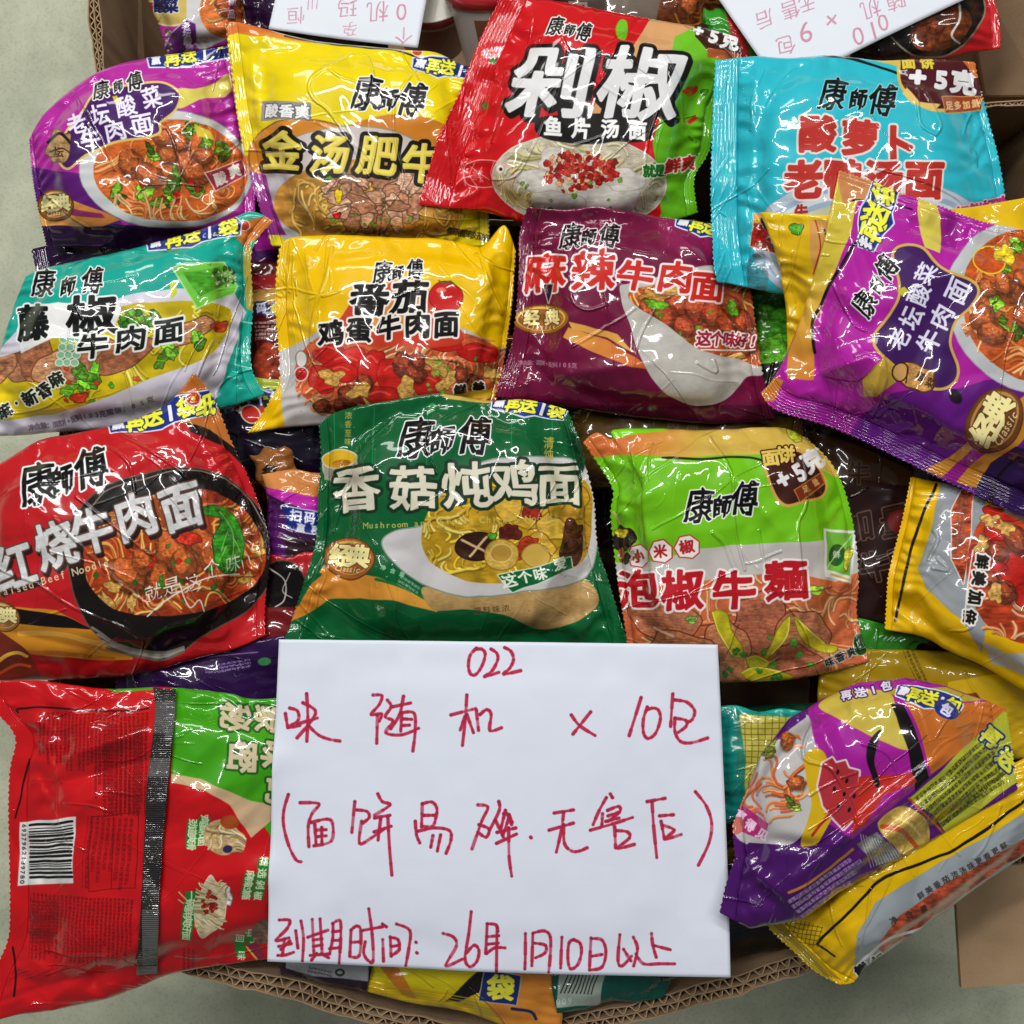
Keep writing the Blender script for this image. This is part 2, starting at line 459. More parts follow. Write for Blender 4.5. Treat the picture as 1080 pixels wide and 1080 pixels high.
    def build(nm, ja, jb, par):
        F = np.stack([fx[:, ja:jb + 1], fy[:, ja:jb + 1], zf[:, ja:jb + 1]], -1) - off
        Bk = np.stack([bx[:, ja:jb + 1], by[:, ja:jb + 1], zb[:, ja:jb + 1]], -1) - off
        nv, nu = F.shape[:2]; idx = np.arange(nv * nu).reshape(nv, nu); n = nv * nu
        q = lambda I: np.stack([I[:-1, :-1], I[1:, :-1], I[1:, 1:], I[:-1, 1:]], -1).reshape(-1, 4)
        ff = q(idx); bf = q(idx + n)[:, ::-1]
        per = np.concatenate([idx[0, :-1], idx[:-1, -1], idx[-1, :0:-1], idx[:0:-1, 0]])
        nx = np.roll(per, -1)
        st = np.stack([per, nx, nx + n, per + n], -1)
        uvp = np.stack([UVx[:, ja:jb + 1], UVy[:, ja:jb + 1]], -1).reshape(-1, 2)
        o = link_mesh(nm, np.concatenate([F.reshape(-1, 3), Bk.reshape(-1, 3)]), np.concatenate([ff, bf, st]), mat, par, True, np.concatenate([uvp, uvp]))
        if par is None: o.location = off
        return o
    if root is not None and parent is None:
        build(part, i0, i1, root)
        if s0 > 0: build('end_seal', 0, i0, root)
        if s1 > 0: build('end_seal', i1, len(u) - 1, root)
        return root
    o = build(part if parent is not None else name, 0, len(u) - 1, parent)
    if parent is None: tag(o, label, cat, group, kind)
    return o
# ------------------------------------------------------------------ recurring printed marks
def brand(c, pos, h, col='0a0a0a', out='f2f2f2', rot=-8, ow=1.3, sizes=(1.15, .72, 1.1), bold=1.0, seed=3):
    c.text('康師傅', pos[0], pos[2], h * 1.04, col, w=h * .82, bold=bold * h / 46, out=[(ow, out)], slant=.16, rough=h * .05, rot=rot, sizes=sizes, pos=pos, seed=seed)
def ribbon(c, p, q, h, st='赢再送1袋', flip=1):
    """blue ribbon with the buy-more lettering"""
    p = np.asarray(p, float); q = np.asarray(q, float); d = q - p; L = np.hypot(*d); d /= L; n = np.array([-d[1], d[0]])
    P = [p - d * h * .2 - n * h * .35, p + d * L * .25 - n * h * .7, p + d * L * .55 - n * h * .8, q - n * h * .75, q + d * h * .35 - n * h * .3,
         q + d * h * .1 + n * h * .55, p + d * L * .6 + n * h * .6, p + d * L * .45 + n * h * .85, p + d * L * .2 + n * h * .6, p - d * h * .2 + n * h * .45]
    c.fill(P, '1c2f86', out=[(1.6, 'd8e2f0')], grow=0)
    c.fill([P[3], P[4], P[5], P[6]], '14245f')
    st = list(st); N = len(st)
    for i, ch in enumerate(st):
        t = (i + .3) / (N - .3); pos = p + d * L * t + n * (-h * .05 + (h * .08 if i % 2 else 0))
        hh = h * (.75 if i == 0 else 1.28); 
        c.text(ch, pos, pos, hh, 'e6e4f0' if i in (0, 3) else 'e8e83a', bold=h * .055, out=[(1.1, '16225a')], rot=math.degrees(math.atan2(d[1], d[0])), slant=.15)
def badge(c, x, y, rx, ry, rot=0, base='8a5526', hi='e6c27a', st='经典', classic=True):
    r = math.radians(rot); e = np.array([math.cos(r), math.sin(r)]); n = np.array([-e[1], e[0]]); o = np.array([x, y], float)
    c.ell(x, y, rx, ry, base, rot, out=[(1.4, '5a3210')])
    c.ell(x, y - ry * .05, rx * .9, ry * .85, hi, rot); c.ell(x, y, rx * .84, ry * .76, base, rot, tex=.3, texs=8)
    h = min(rx * 1.0, ry * 1.15)
    c.text(st, o - e * rx * .36 - n * ry * .12, o + e * rx * .4 - n * ry * .12, h, 'f3e6a0', bold=h * .05, out=[(.8, '4a2a0c')], rot=rot, slant=.1)
    if classic: c.text('Classic', o - e * rx * .45 + n * ry * .52, o + e * rx * .45 + n * ry * .52, ry * .42, 'f0d79a', w=ry * .42, bold=.1, rot=rot, slant=.3)
def star(c, x, y, r, col): c.ell(x, y, r, r * .7, col)
NOOD = ['e0883a', 'f0b060', 'd86a2a', 'eec27e']

GRP = 'instant noodle packets in the front box'
GU = 'packets buried lower in the front box'
GR = 'packets and cups in the box behind'

# ================================================================== buried packets
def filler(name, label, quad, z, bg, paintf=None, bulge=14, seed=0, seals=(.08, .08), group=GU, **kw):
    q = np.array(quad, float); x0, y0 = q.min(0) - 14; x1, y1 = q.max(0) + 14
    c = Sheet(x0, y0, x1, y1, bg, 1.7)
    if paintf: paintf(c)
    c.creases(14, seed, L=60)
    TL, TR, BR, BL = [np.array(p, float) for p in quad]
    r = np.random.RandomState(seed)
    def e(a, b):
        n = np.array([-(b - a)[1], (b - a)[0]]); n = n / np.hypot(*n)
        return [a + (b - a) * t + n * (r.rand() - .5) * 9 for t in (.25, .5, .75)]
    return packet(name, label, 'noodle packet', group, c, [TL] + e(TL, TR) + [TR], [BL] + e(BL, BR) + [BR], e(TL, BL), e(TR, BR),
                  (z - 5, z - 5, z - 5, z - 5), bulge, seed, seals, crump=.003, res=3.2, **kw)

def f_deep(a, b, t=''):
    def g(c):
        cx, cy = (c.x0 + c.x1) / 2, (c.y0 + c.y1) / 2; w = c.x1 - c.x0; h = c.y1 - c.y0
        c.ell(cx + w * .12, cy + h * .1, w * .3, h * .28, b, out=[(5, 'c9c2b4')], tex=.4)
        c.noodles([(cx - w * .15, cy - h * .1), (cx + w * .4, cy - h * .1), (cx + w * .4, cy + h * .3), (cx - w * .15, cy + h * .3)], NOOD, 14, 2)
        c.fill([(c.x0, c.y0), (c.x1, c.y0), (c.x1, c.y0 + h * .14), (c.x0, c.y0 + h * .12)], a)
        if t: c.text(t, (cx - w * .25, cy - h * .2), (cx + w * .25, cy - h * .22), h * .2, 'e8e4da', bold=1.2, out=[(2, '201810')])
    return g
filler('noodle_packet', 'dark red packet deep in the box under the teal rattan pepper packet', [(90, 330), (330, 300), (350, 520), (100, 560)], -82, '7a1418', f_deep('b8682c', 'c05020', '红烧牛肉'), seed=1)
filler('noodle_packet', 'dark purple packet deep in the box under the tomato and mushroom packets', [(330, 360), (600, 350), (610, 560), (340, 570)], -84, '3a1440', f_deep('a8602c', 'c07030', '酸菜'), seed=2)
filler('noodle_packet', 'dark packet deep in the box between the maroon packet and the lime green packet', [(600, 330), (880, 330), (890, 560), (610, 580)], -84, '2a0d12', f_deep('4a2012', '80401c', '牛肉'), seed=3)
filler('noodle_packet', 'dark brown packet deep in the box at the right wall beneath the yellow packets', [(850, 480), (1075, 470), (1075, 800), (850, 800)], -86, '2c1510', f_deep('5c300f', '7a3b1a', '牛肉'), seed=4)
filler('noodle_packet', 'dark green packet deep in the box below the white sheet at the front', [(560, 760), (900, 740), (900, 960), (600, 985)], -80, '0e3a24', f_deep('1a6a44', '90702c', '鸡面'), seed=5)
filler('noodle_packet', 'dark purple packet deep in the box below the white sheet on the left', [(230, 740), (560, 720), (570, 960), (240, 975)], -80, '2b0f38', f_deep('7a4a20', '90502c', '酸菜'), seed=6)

def p(c):   # purple-black packet at the left edge
    c.fill([(33, 240), (300, 215), (300, 300), (33, 300)], '2a1038')
    c.fill([(240, 225), (300, 225), (300, 290), (250, 300)], '4a1560'); c.fill([(262, 240), (300, 236), (300, 262), (270, 266)], 'b51fa0')
filler('noodle_packet', 'purple-black packet end peeping out between the sauerkraut and teal packets', [(32, 262), (296, 226), (300, 372), (60, 390)], -52, '241030', p, seed=7, seals=(.06, .0))
def p(c):
    c.fill([(262, 292), (300, 290), (300, 305), (262, 305)], 'a01c20'); c.fill([(262, 306), (300, 304), (300, 322), (262, 322)], 'd0a04a')
    c.text('码', (276, 325), (276, 325), 11, 'd8dcea', bold=.6, out=[(2, '1c2a70')]); c.text('袋', (290, 326), (290, 326), 9, 'e6e04a', bold=.6, out=[(2, '1c2a70')])
    c.micro((268, 338), (292, 338), 20, 4, 'c8c0b0', 4)
    c.ell(282, 385, 16, 24, '9c3a22', tex=.5); c.fill([(258, 410), (310, 405), (310, 470), (258, 470)], '1b1224')
filler('noodle_packet', 'red packet standing in the gap between the teal packet and the yellow tomato packet', [(256, 274), (318, 268), (326, 452), (262, 452)], -44, '5a1014', p, seed=8, seals=(0, 0), bulge=10)
def p(c):
    c.fill([(235, 400), (300, 395), (300, 420), (235, 425)], 'a8b63a'); c.text('再送1袋', (242, 428), (292, 420), 13, 'dfe0ea', bold=.6, out=[(2, '1a2460')])
    c.bits(268, 425, 30, 16, ['a42a20', 'c7c0b4', '2b3a80', 'b08a30', '1c1420'], 26, 1.5, 5, 3)
    c.ell(264, 437, 9, 9, 'b02420', out=[(1.4, 'd8d0c0')])
filler('noodle_packet', 'dark packet with scraps of coloured lettering in the gap below the teal packet', [(226, 402), (345, 398), (350, 505), (240, 512)], -36, '171022', p, seed=9, seals=(0, 0), bulge=8)
def p(c):
    c.fill([(255, 470), (330, 470), (330, 500), (255, 520)], '8a5426'); c.text('袋', (284, 498), (284, 498), 15, '20140c', bold=.8)
filler('noodle_packet', 'folded brown foil packet end right of the red beef packet', [(262, 480), (300, 470), (322, 500), (282, 530)], -22, '7c4a22', p, seed=10, seals=(0, 0), bulge=5)
def p(c):
    c.fill([(268, 490), (350, 495), (350, 530), (275, 512)], ('d08a4a', 'b87238', (270, 500), (340, 500)))
    c.fill([(272, 512), (350, 528), (350, 546), (300, 530), (276, 518)], 'b524a0')
    c.fill([(296, 534), (350, 542), (350, 566), (300, 556)], '1c2a78', out=[(1.2, 'c8c8d8')])
    c.text('扫码', (311, 544), (326, 546), 13, 'e0e0ee', bold=.5); c.text('赢再', (316, 556), (332, 558), 9, 'c9c9d6', bold=.6)
    c.fill([(270, 520), (300, 540), (305, 600), (280, 590)], '4a1456')
    c.fill([(300, 566), (350, 570), (350, 640), (305, 640)], '241018', tex=.5)
filler('noodle_packet', 'small purple packet with orange top just left of the green mushroom packet', [(276, 500), (348, 498), (350, 640), (284, 612)], -14, '351040', p, seed=11, seals=(0, 0), bulge=8)
def p(c):
    c.ell(296, 622, 26, 30, '120b0c', 20, out=[(1.2, '5a4a3c')]); c.line([(284, 600), (300, 612), (300, 632), (290, 640)], 1.4, 'c8c4bc'); c.line([(306, 604), (298, 622), (308, 630)], 1.2, 'b8b0a8')
    c.fill([(262, 640), (330, 640), (330, 720), (240, 720)], '6a1216'); c.fill([(300, 570), (340, 570), (340, 590), (290, 590)], 'b01a20')
filler('noodle_packet', 'red packet with a black bowl wedged between the red beef and green mushroom packets', [(268, 590), (338, 584), (330, 716), (236, 706)], -24, 'a0161c', p, seed=12, seals=(0, 0), bulge=9)
def p(c):
    c.micro((215, 702), (262, 694), 10, 3.2, '9a86b4', 3); c.ell(277, 698, 7, 4, '3f8a50'); c.line([(150, 700), (200, 694), (270, 688)], 1, '8a70a0')
filler('noodle_packet', 'glossy dark purple packet between the red beef packet and the red back-turned packet', [(120, 690), (310, 668), (318, 775), (128, 770)], -30, '2a1040', p, seed=13, seals=(.05, 0), bulge=12)
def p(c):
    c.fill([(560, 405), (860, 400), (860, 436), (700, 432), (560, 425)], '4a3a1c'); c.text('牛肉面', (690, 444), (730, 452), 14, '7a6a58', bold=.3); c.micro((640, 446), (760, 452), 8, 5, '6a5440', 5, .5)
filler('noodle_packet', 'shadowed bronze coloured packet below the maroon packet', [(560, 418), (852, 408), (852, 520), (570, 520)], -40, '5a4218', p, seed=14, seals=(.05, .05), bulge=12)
def p(c):
    c.blob(815, 330, 26, 34, '4aa024', 10, 3); c.blob(812, 372, 18, 20, '6cc030', 40, 4); c.fill([(780, 385), (860, 380), (860, 440), (780, 440)], '141c10')
    c.fill([(845, 440), (860, 430), (866, 460), (850, 470)], 'c8c040')
filler('noodle_packet', 'green packet in the dark gap between the maroon packet and the tilted purple packet', [(782, 300), (868, 296), (872, 440), (788, 440)], -46, '12300f', p, seed=15, seals=(0, 0), bulge=9)
def p(c):
    c.fill([(850, 440), (1000, 440), (1000, 520), (870, 500)], '3a2410')
    for st, a, b, h in (('加量', (905, 555), (945, 550), 34), ('牛肉', (922, 598), (952, 590), 34)):
        c.text(st, a, b, h, '2a1512', bold=.8, out=[(1.3, '5f4c40')], rot=-12)
    c.text('牛', (905, 500), (905, 500), 26, '2c1a10', bold=.5, out=[(1, '54402c')]); c.ell(950, 550, 14, 12, '6a1418')
filler('noodle_packet', 'dark brown packet with outlined lettering between the lime green and the yellow tomato packet', [(846, 430), (985, 436), (992, 705), (858, 712)], -38, '24100e', p, seed=16, seals=(0, 0), bulge=9)
def p(c): c.fill([(880, 655), (990, 660), (985, 700), (880, 705)], ('2a7a18', '1c5c10', (900, 650), (960, 700)))
filler('noodle_packet', 'flattened green packet corner right of the pepper beef packet', [(884, 650), (990, 668), (952, 698), (876, 714)], -24, '2f8a1c', p, seed=17, seals=(0, 0), bulge=4)
def p(c):
    c.micro((962, 678), (990, 740), 12, 5, '4a3c10', 5); c.fill([(1000, 720), (1100, 700), (1100, 800), (1000, 800)], 'c09c14')
    c.fill([(980, 735), (1030, 730), (1040, 750), (1000, 760)], '7a3c10')
filler('noodle_packet', 'yellow packet with its shade painted in, lying below the yellow tomato packet at the right', [(862, 682), (1110, 690), (1100, 800), (870, 800)], -26, '94780f', p, seed=18, seals=(0, .04), bulge=9)  # mustard tone: yellow film with the shade painted into its colour
def p(c):
    c.fill([(765, 752), (850, 758), (846, 860), (790, 850)], 'b8ac48'); c.fill([(756, 740), (780, 742), (790, 870), (756, 870)], '108078')
    for i in range(10): c.line([(780 + i * 7, 752), (776 + i * 7, 840)], .8, '5f5c1c', smooth=False); c.line([(780, 762 + i * 6), (850, 764 + i * 6)], .8, '5f5c1c', smooth=False)
    c.fill([(760, 742), (850, 750), (850, 754), (760, 748)], '14a090')
filler('noodle_packet', 'teal packet with a yellow net print sticking out right of the white sheet', [(752, 746), (848, 750), (850, 866), (764, 870)], -12, '14857a', p, seed=19, seals=(0, 0), bulge=6)

# ================================================================== box behind
def p(c):
    c.ell(178, 0, 40, 26, 'c9b060', out=[(2, 'e6d89a')]); c.text('香', (159, 8), (159, 8), 13, 'b03020', bold=.7); c.text('酸菜', (168, 6), (180, 6), 15, '1c2050', bold=.8, out=[(1, 'dadada')])
    c.fill([(196, -10), (262, -10), (262, 30), (212, 55), (196, 30)], 'c8c8c8'); c.ell(240, 10, 30, 30, 'd8743a', tex=.3)
    c.noodles([(214, -10), (262, -10), (262, 40), (214, 40)], NOOD, 16, 4); c.meat(236, 6, 10, 3); c.meat(252, 20, 9, 4); c.greens(250, -2, 9, 2)
    c.fill([(196, 22), (206, 26), (208, 44), (188, 60), (170, 58), (180, 36)], '5a2268', out=[(1.2, 'c9b6d4')]); c.text('老坛酸菜', (196, 28), (200, 52), 9, 'e6def0', bold=.3, rot=0)
    c.bits(177, 44, 8, 12, ['8a7a6a', 'b8b0a0', '54483c'], 14, 1, 2.5, 2)
    c.text('新品', (245, 2), (245, 14), 9, 'f0e8e8', bold=.4, out=[(1.2, 'a02a60')], rot=0)
def rq(q): return q
filler('noodle_packet', 'purple sauerkraut packet with a gold cap print in the box behind at the upper left', [(138, -60), (268, -60), (262, 50), (176, 62)], -46, 'b02c98', p, seed=21, seals=(0, .05), group=GR, bulge=16)
def p(c): c.text('牛肉', (300, 6), (330, 6), 22, '5c2a6a', bold=.6)
filler('noodle_packet', 'very dark purple packet beside the left upside-down sheet in the box behind', [(256, -60), (420, -60), (410, 60), (258, 50)], -56, '240a2c', p, seed=22, seals=(0, 0), group=GR)
def p(c):
    c.ell(725, 4, 40, 22, '6a3416', tex=.5); c.noodles([(700, -10), (760, -10), (760, 24), (700, 24)], ['b06a2c', '8a4a20'], 10, 3); c.meat(726, 2, 12, 4)
    c.fill([(640, -20), (700, -20), (690, 30), (640, 30)], '6a5c50'); c.text('面', (610, 6), (610, 6), 24, '8a7a6c', bold=.6)
filler('noodle_packet', 'grey-brown packet with a beef picture at the top edge behind the chopped pepper packet', [(560, -50), (770, -50), (768, 44), (570, 40)], -56, '3c3028', p, seed=23, seals=(0, .04), group=GR)
def p(c): c.fill([(740, 10), (775, 8), (790, 60), (760, 60)], '2e8a20'); c.fill([(766, 10), (780, 12), (792, 60), (776, 60)], 'a02024')
filler('noodle_packet', 'green and red packet corner between the orange tip and the right upside-down sheet', [(742, 8), (770, 4), (806, 70), (752, 66)], -40, '2a7a1c', p, seed=24, seals=(0, 0), group=GR, bulge=6)
def p(c):
    c.fill([(960, -60), (1060, -60), (1060, 90), (960, 90)], 'c41a20'); c.fill([(880, -60), (975, -60), (960, 60), (880, 60)], '1c1412')
    c.ell(985, 10, 52, 48, '15100e', -30, out=[(2, '8a8468')]); c.ell(992, 30, 34, 22, '6a3216', -20, tex=.6, texs=5); c.meat(985, 26, 10, 2, '7a3a1c')
    c.line([(1008, -10), (1012, 20), (1004, 38), (1012, 46)], 2.4, 'd8d4cc'); c.fill([(950, 62), (1060, 58), (1060, 90), (930, 90)], '6a1018')
filler('noodle_packet', 'red packet with a black bowl picture in the box behind at the upper right', [(880, -60), (1040, -60), (1056, 52), (900, 92)], -48, '3a0c10', p, seed=25, seals=(0, .05), group=GR, bulge=16)

# ---- paper cups (lathe turned, tilted)
def simple_mat(name, col, rough=.5, coat=0, metal=0, sss=0):
    m = bpy.data.materials.new(name); m.use_nodes = True; nt = m.node_tree; b = nt.nodes['Principled BSDF']
    nz = nt.nodes.new('ShaderNodeTexNoise'); nz.inputs['Scale'].default_value = 90
    mx = nt.nodes.new('ShaderNodeMix'); mx.data_type = 'RGBA'; c = hexc(col); l = np.where(c <= .04045, c / 12.92, ((c + .055) / 1.055) ** 2.4)
    mx.inputs['A'].default_value = (*[float(q) * .88 for q in l], 1); mx.inputs['B'].default_value = (*[min(1, float(q) * 1.08) for q in l], 1)
    nt.links.new(nz.outputs[0], mx.inputs['Factor']); nt.links.new(mx.outputs['Result'], b.inputs['Base Color'])
    b.inputs['Roughness'].default_value = rough; b.inputs['Coat Weight'].default_value = coat
    return m
def lathe(name, prof, mat, parent=None, n=64):
    V = []; F = []
    for r, z in prof:
        for i in range(n):
            a = 2 * math.pi * i / n; V.append((r * math.cos(a), r * math.sin(a), z))
    for j in range(len(prof) - 1):
        for i in range(n):
            k = (i + 1) % n; F.append((j * n + i, j * n + k, (j + 1) * n + k, (j + 1) * n + i))
    V.append((0, 0, prof[0][1])); V.append((0, 0, prof[-1][1]))
    for i in range(n):
        k = (i + 1) % n; F.append((len(V) - 2, k, i)); F.append((len(V) - 1, (len(prof) - 1) * n + i, (len(prof) - 1) * n + k))
    uv = [(math.atan2(v[1], v[0]) / (2 * math.pi) + .5, 0) for v in V]
    return link_mesh(name, V, F, mat, parent, True)
def cup(label, px, py, z, rot, bodymat, lidmat, rimmat, R=.046, Hh=.085):
    o = bpy.data.objects.new('noodle_cup', None); COL.objects.link(o); x, y = xy(px, py, z); o.location = (x, y, z); o.rotation_euler = rot
    tag(o, label, 'noodle cup', GR)
    lathe('cup_body', [(R * .72, 0), (R * .74, .002), (R * .97, Hh * .94), (R * .97, Hh * .95)], bodymat, o)
    lathe('rim', [(R * .985, Hh * .90), (R * 1.03, Hh * .905), (R * 1.05, Hh), (R * .99, Hh + .002)], rimmat, o)
    lathe('lid', [(R * .99, Hh + .0022), (R * .99, Hh + .0032), (R * .96, Hh + .0030)], lidmat, o)
    return o
mw = simple_mat('cup_white', 'bcb8a8', .35, .3); mr = simple_mat('cup_red', 'b01c2a', .35, .5); md = simple_mat('cup_darkred', '6c1219', .4, .3); mg = simple_mat('lid_foil', '9a96a0', .3, .3)
cup('white-lidded noodle cup with dark red side', 458, 36, -.135, (math.radians(-8), 0, 0), md, mw, md, R=.035, Hh=.07)
cu2 = cup('grey printed noodle cup with a bright red rim beside the red foil edge', 543, 106, -.10, (math.radians(-50), 0, math.radians(10)), simple_mat('cup_print', 'b4aca6', .35, .4), mg, mr, R=.038)
# printed pictures on that cup's side, each a raised sleeve patch of the cup
def sleeve(parent, a0, a1, h0, h1, mat, R=.038, Hh=.085):
    V = []; F = []; n = 10
    for h in (h0, h1):
        for i in range(n + 1):
            a = math.radians(a0 + (a1 - a0) * i / n); r = R * (.74 + (.97 - .74) * (h / .94)) + .0006
            V.append((r * math.cos(a), r * math.sin(a), h * Hh))
    for i in range(n): F.append((i, i + 1, n + 2 + i, n + 1 + i))
    return link_mesh('printed_picture', V, F, mat, parent, True)
sleeve(cu2, 232, 262, .35, .82, simple_mat('cup_pic_brown', '7a4a38', .4, .4)); sleeve(cu2, 266, 285, .2, .6, simple_mat('cup_pic_pink', 'b06a70', .4, .4)); sleeve(cu2, 288, 318, .5, .85, simple_mat('cup_pic_grey', '8a8ea4', .4, .4))
# ---- two sheets of paper lying upside down in the box behind
PK = 'c08a9c'
c = Sheet(270, -90, 480, 60, 'd4dae2')
for ch, x, y, h in (('恒', 312, 16, 20), ('川', 330, 4, 14), ('玛', 366, 8, 22), ('孕', 369, 30, 16), ('机', 398, 12, 24), ('0', 423, 13, 24), ('个', 425, 37, 20), ('1', 424, -8, 16), ('×', 345, -20, 20), ('包', 310, -30, 20)):
    c.text(ch, (x, y), (x, y), h, PK, bold=-.05, rot=176, rough=.6, slant=.1)
packet('paper_sign', 'white sheet with faint upside-down red writing behind the yellow golden soup packet', 'paper sign', 'upside-down sheets in the box behind', c,
       T=[(300, -72), (380, -72), (468, -72)], B=[(284, 30), (360, 41), (440, 50)], L=[(294, -20)], R=[(454, -20)], z=(-48, -48, -34, -34), bulge=1, seed=2, seals=(0, 0), crump=0, mat=film_mat('sheet_behind_a', c, rough=.75, coat=0, bump=.00004, spec=.2, micro=.03), res=5, thick=.0003, pleat=0, edgewave=.001, crimp=0, blur=200, clear=.001)
c = Sheet(720, -140, 1060, 100, 'd4dae2')
for ch, x, y, h, r in (('0', 905, 38, 26, 160), ('1', 921, 32, 26, 160), ('0', 931, 24, 24, 160), ('×', 877, 21, 26, 175), ('包', 829, 47, 22, 165), ('9', 850, 34, 30, 165), ('后', 806, 20, 20, 160), ('售', 833, 10, 22, 160), ('无', 851, 4, 18, 160), ('机', 918, 9, 22, 160), ('随', 944, 0, 22, 160)):
    c.text(ch, (x, y), (x, y), h, PK, bold=-.05, rot=r, rough=.5, slant=.1)
packet('paper_sign', 'white sheet marked 010 upside down behind the turquoise packet', 'paper sign', 'upside-down sheets in the box behind', c,
       T=[(736, -30), (840, -80), (948, -128)], B=[(824, 92), (930, 40), (1040, -12)], L=[(780, 31)], R=[(994, -70)], z=(-44, -44, -28, -24), bulge=1, seed=2, seals=(0, 0), crump=0, mat=film_mat('sheet_behind_b', c, rough=.75, coat=0, bump=.00004, spec=.2, micro=.03), res=5, thick=.0003, pleat=0, edgewave=.001, crimp=0, blur=200, clear=.001)
# ================================================================== row 1
# ---- 1 purple sauerkraut, brown pot
c = Sheet(10, 30, 300, 300, 'b02a98')
c.fill([(20, 225), (60, 238), (120, 236), (200, 244), (280, 230), (290, 300), (10, 300)], '2a1038')
c.fill([(20, 175), (60, 180), (95, 182), (130, 236), (60, 240), (20, 228)], '5a1a70')
c.fill([(34, 214), (60, 205), (110, 222), (128, 232), (110, 238), (40, 240)], ('d8a048', 'c07838', (40, 210), (110, 235)))
c.fill([(60, 218), (108, 224), (112, 229), (62, 226)], '8a2a60')
c.fill([(186, 96), (205, 94), (226, 86), (242, 76), (244, 100), (214, 104), (188, 116)], 'd8cc62', smooth=True)
c.fill([(244, 96), (270, 96), (270, 122), (230, 110)], 'a02690')
c.ell(178, 180, 92, 62, 'c9ccca', 3, out=[(1, '8a7a90')]); c.ell(182, 181, 82, 54, 'd06428', 3, tex=.25)
c.clip = c.mask([(182 + 81 * math.cos(t), 181 + 53 * math.sin(t)) for t in np.linspace(0, 6.28, 40)])
c.noodles([(95, 165), (270, 165), (270, 240), (95, 240)], ['d8642a', 'e8843c', 'f0a860', 'd87038'], 90, 5, 2.2, 55)
c.noodles([(95, 128), (270, 128), (270, 165), (95, 165)], ['d8642a', 'e08040'], 26, 6, 2, 40)
for i, (x, y, r) in enumerate([(150, 196, 15), (128, 203, 13), (190, 192, 16), (206, 198, 13), (170, 208, 10), (216, 150, 13), (232, 158, 12), (200, 142, 10), (160, 160, 10)]): c.greens(x, y, r, i)
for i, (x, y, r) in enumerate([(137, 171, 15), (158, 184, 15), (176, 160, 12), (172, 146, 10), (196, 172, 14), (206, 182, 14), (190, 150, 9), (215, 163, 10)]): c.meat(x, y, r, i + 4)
c.bits(170, 200, 50, 14, ['c82020', 'a01818'], 8, 1.5, 3.5, 4)
c.fill([(204, 132), (222, 140), (226, 148), (206, 145)], 'd8c040')
c.noodles([(110, 205), (230, 205), (230, 235), (110, 235)], ['e8a468', 'f0bc84'], 26, 8, 2, 44)
c.clip = None
c.fill([(62, 160), (72, 138), (88, 120), (104, 98), (122, 94), (140, 92), (172, 90), (188, 100), (184, 116), (168, 130), (164, 142), (120, 150), (92, 162), (72, 176)], '43195e', smooth=True, out=[(2.6, 'd9c066')])
c.text('老坛酸菜', (81, 131), (160, 104), 23, 'e8e4f4', bold=.55, rot=-14, w=21); c.text('牛肉面', (96, 147), (150, 131), 23, 'e8e4f4', bold=.6, rot=-12)
c.fill([(119, 103), (124, 102), (127, 107), (122, 109)], 'c8b428')
brand(c, [(107, 96), (125, 92), (142, 87)], 18, rot=-14)
c.blob(62, 155, 14, 18, 'b08a5c', 10, 5, .2, .4); c.line([(50, 150), (62, 140), (74, 150)], 3, '241814'); c.line([(52, 160), (66, 156), (76, 162)], 1.4, '3a2a1c'); c.line([(52, 166), (62, 164)], 1, '3a2a1c')
c.text('坛', (62, 160), (62, 160), 12, '4a3018', bold=.3)
badge(c, 58, 217, 20, 17, -6)
c.fill([(216, 182), (256, 170), (262, 184), (226, 200)], 'a8324a', out=[(1, 'e8d8c8')]); c.text('酸爽', (232, 188), (248, 181), 14, 'f2ece0', bold=.7, rot=-18)
ribbon(c, (160, 65), (240, 52), 13, '赢再送1"')
c.creases(26, 1); c.crease([(40, 200), (70, 225), (95, 240)]); c.crease([(205, 160), (190, 185), (180, 205), (176, 215)]); c.crease([(205, 160), (240, 215)])
packet('noodle_packet', 'purple sauerkraut beef packet with brown stew bowl beside the bare floor at top left', 'noodle packet', GRP, c,
       T=[(30, 146), (42, 124), (60, 106), (88, 84), (119, 69), (150, 61), (194, 55), (246, 47)], B=[(46, 262), (100, 264), (160, 268), (270, 262)],
       L=[(31, 168), (36, 211)], R=[(262, 110), (272, 190)], z=(-22, -22, -40, -40), bulge=22, seed=31, seals=(.03, .05))

# ---- 2 yellow golden soup
c = Sheet(220, 8, 530, 280, 'e6cf08')
c.fill([(220, 8), (530, 8), (530, 52), (470, 50), (400, 48), (324, 46), (249, 34), (225, 40)], ('d07a30', 'd8c23a', (260, 20), (400, 45)))
c.line([(300, 38), (330, 44), (380, 48), (420, 54), (450, 62)], 2.2, '2a2a14'); c.fill([(225, 30), (260, 22), (300, 30), (320, 38), (250, 32), (225, 42)], 'cf6f2c')
c.fill([(220, 160), (262, 164), (268, 180), (240, 185)], 'd07a30'); pass
c.ell(322, 165, 60, 38, 'cc8228', out=[(1.5, '8a5a20')]); c.ell(420, 158, 70, 36, 'c87c24'); c.ell(372, 190, 98, 56, 'c8bdb8', out=[(1.5, 'a08a60')])
c.fill([(272, 184), (300, 182), (330, 225), (360, 260), (300, 262), (285, 230)], 'b4b2b8')
c.fill([(258, 178), (278, 184), (284, 214), (300, 250), (262, 250)], '8a2a80'); c.ell(388, 215, 102, 48, 'b88438', tex=.35, texs=14); c.noodles([(310, 180), (490, 180), (490, 262), (310, 262)], ['c89a4a', 'dcb468', 'b8842c'], 60, 3, 2.6, 60)
c.greens(352, 186, 11, 2, '5fae22'); c.greens(432, 196, 12, 4, '6cb82c'); c.greens(385, 185, 8, 5, '5fae22')
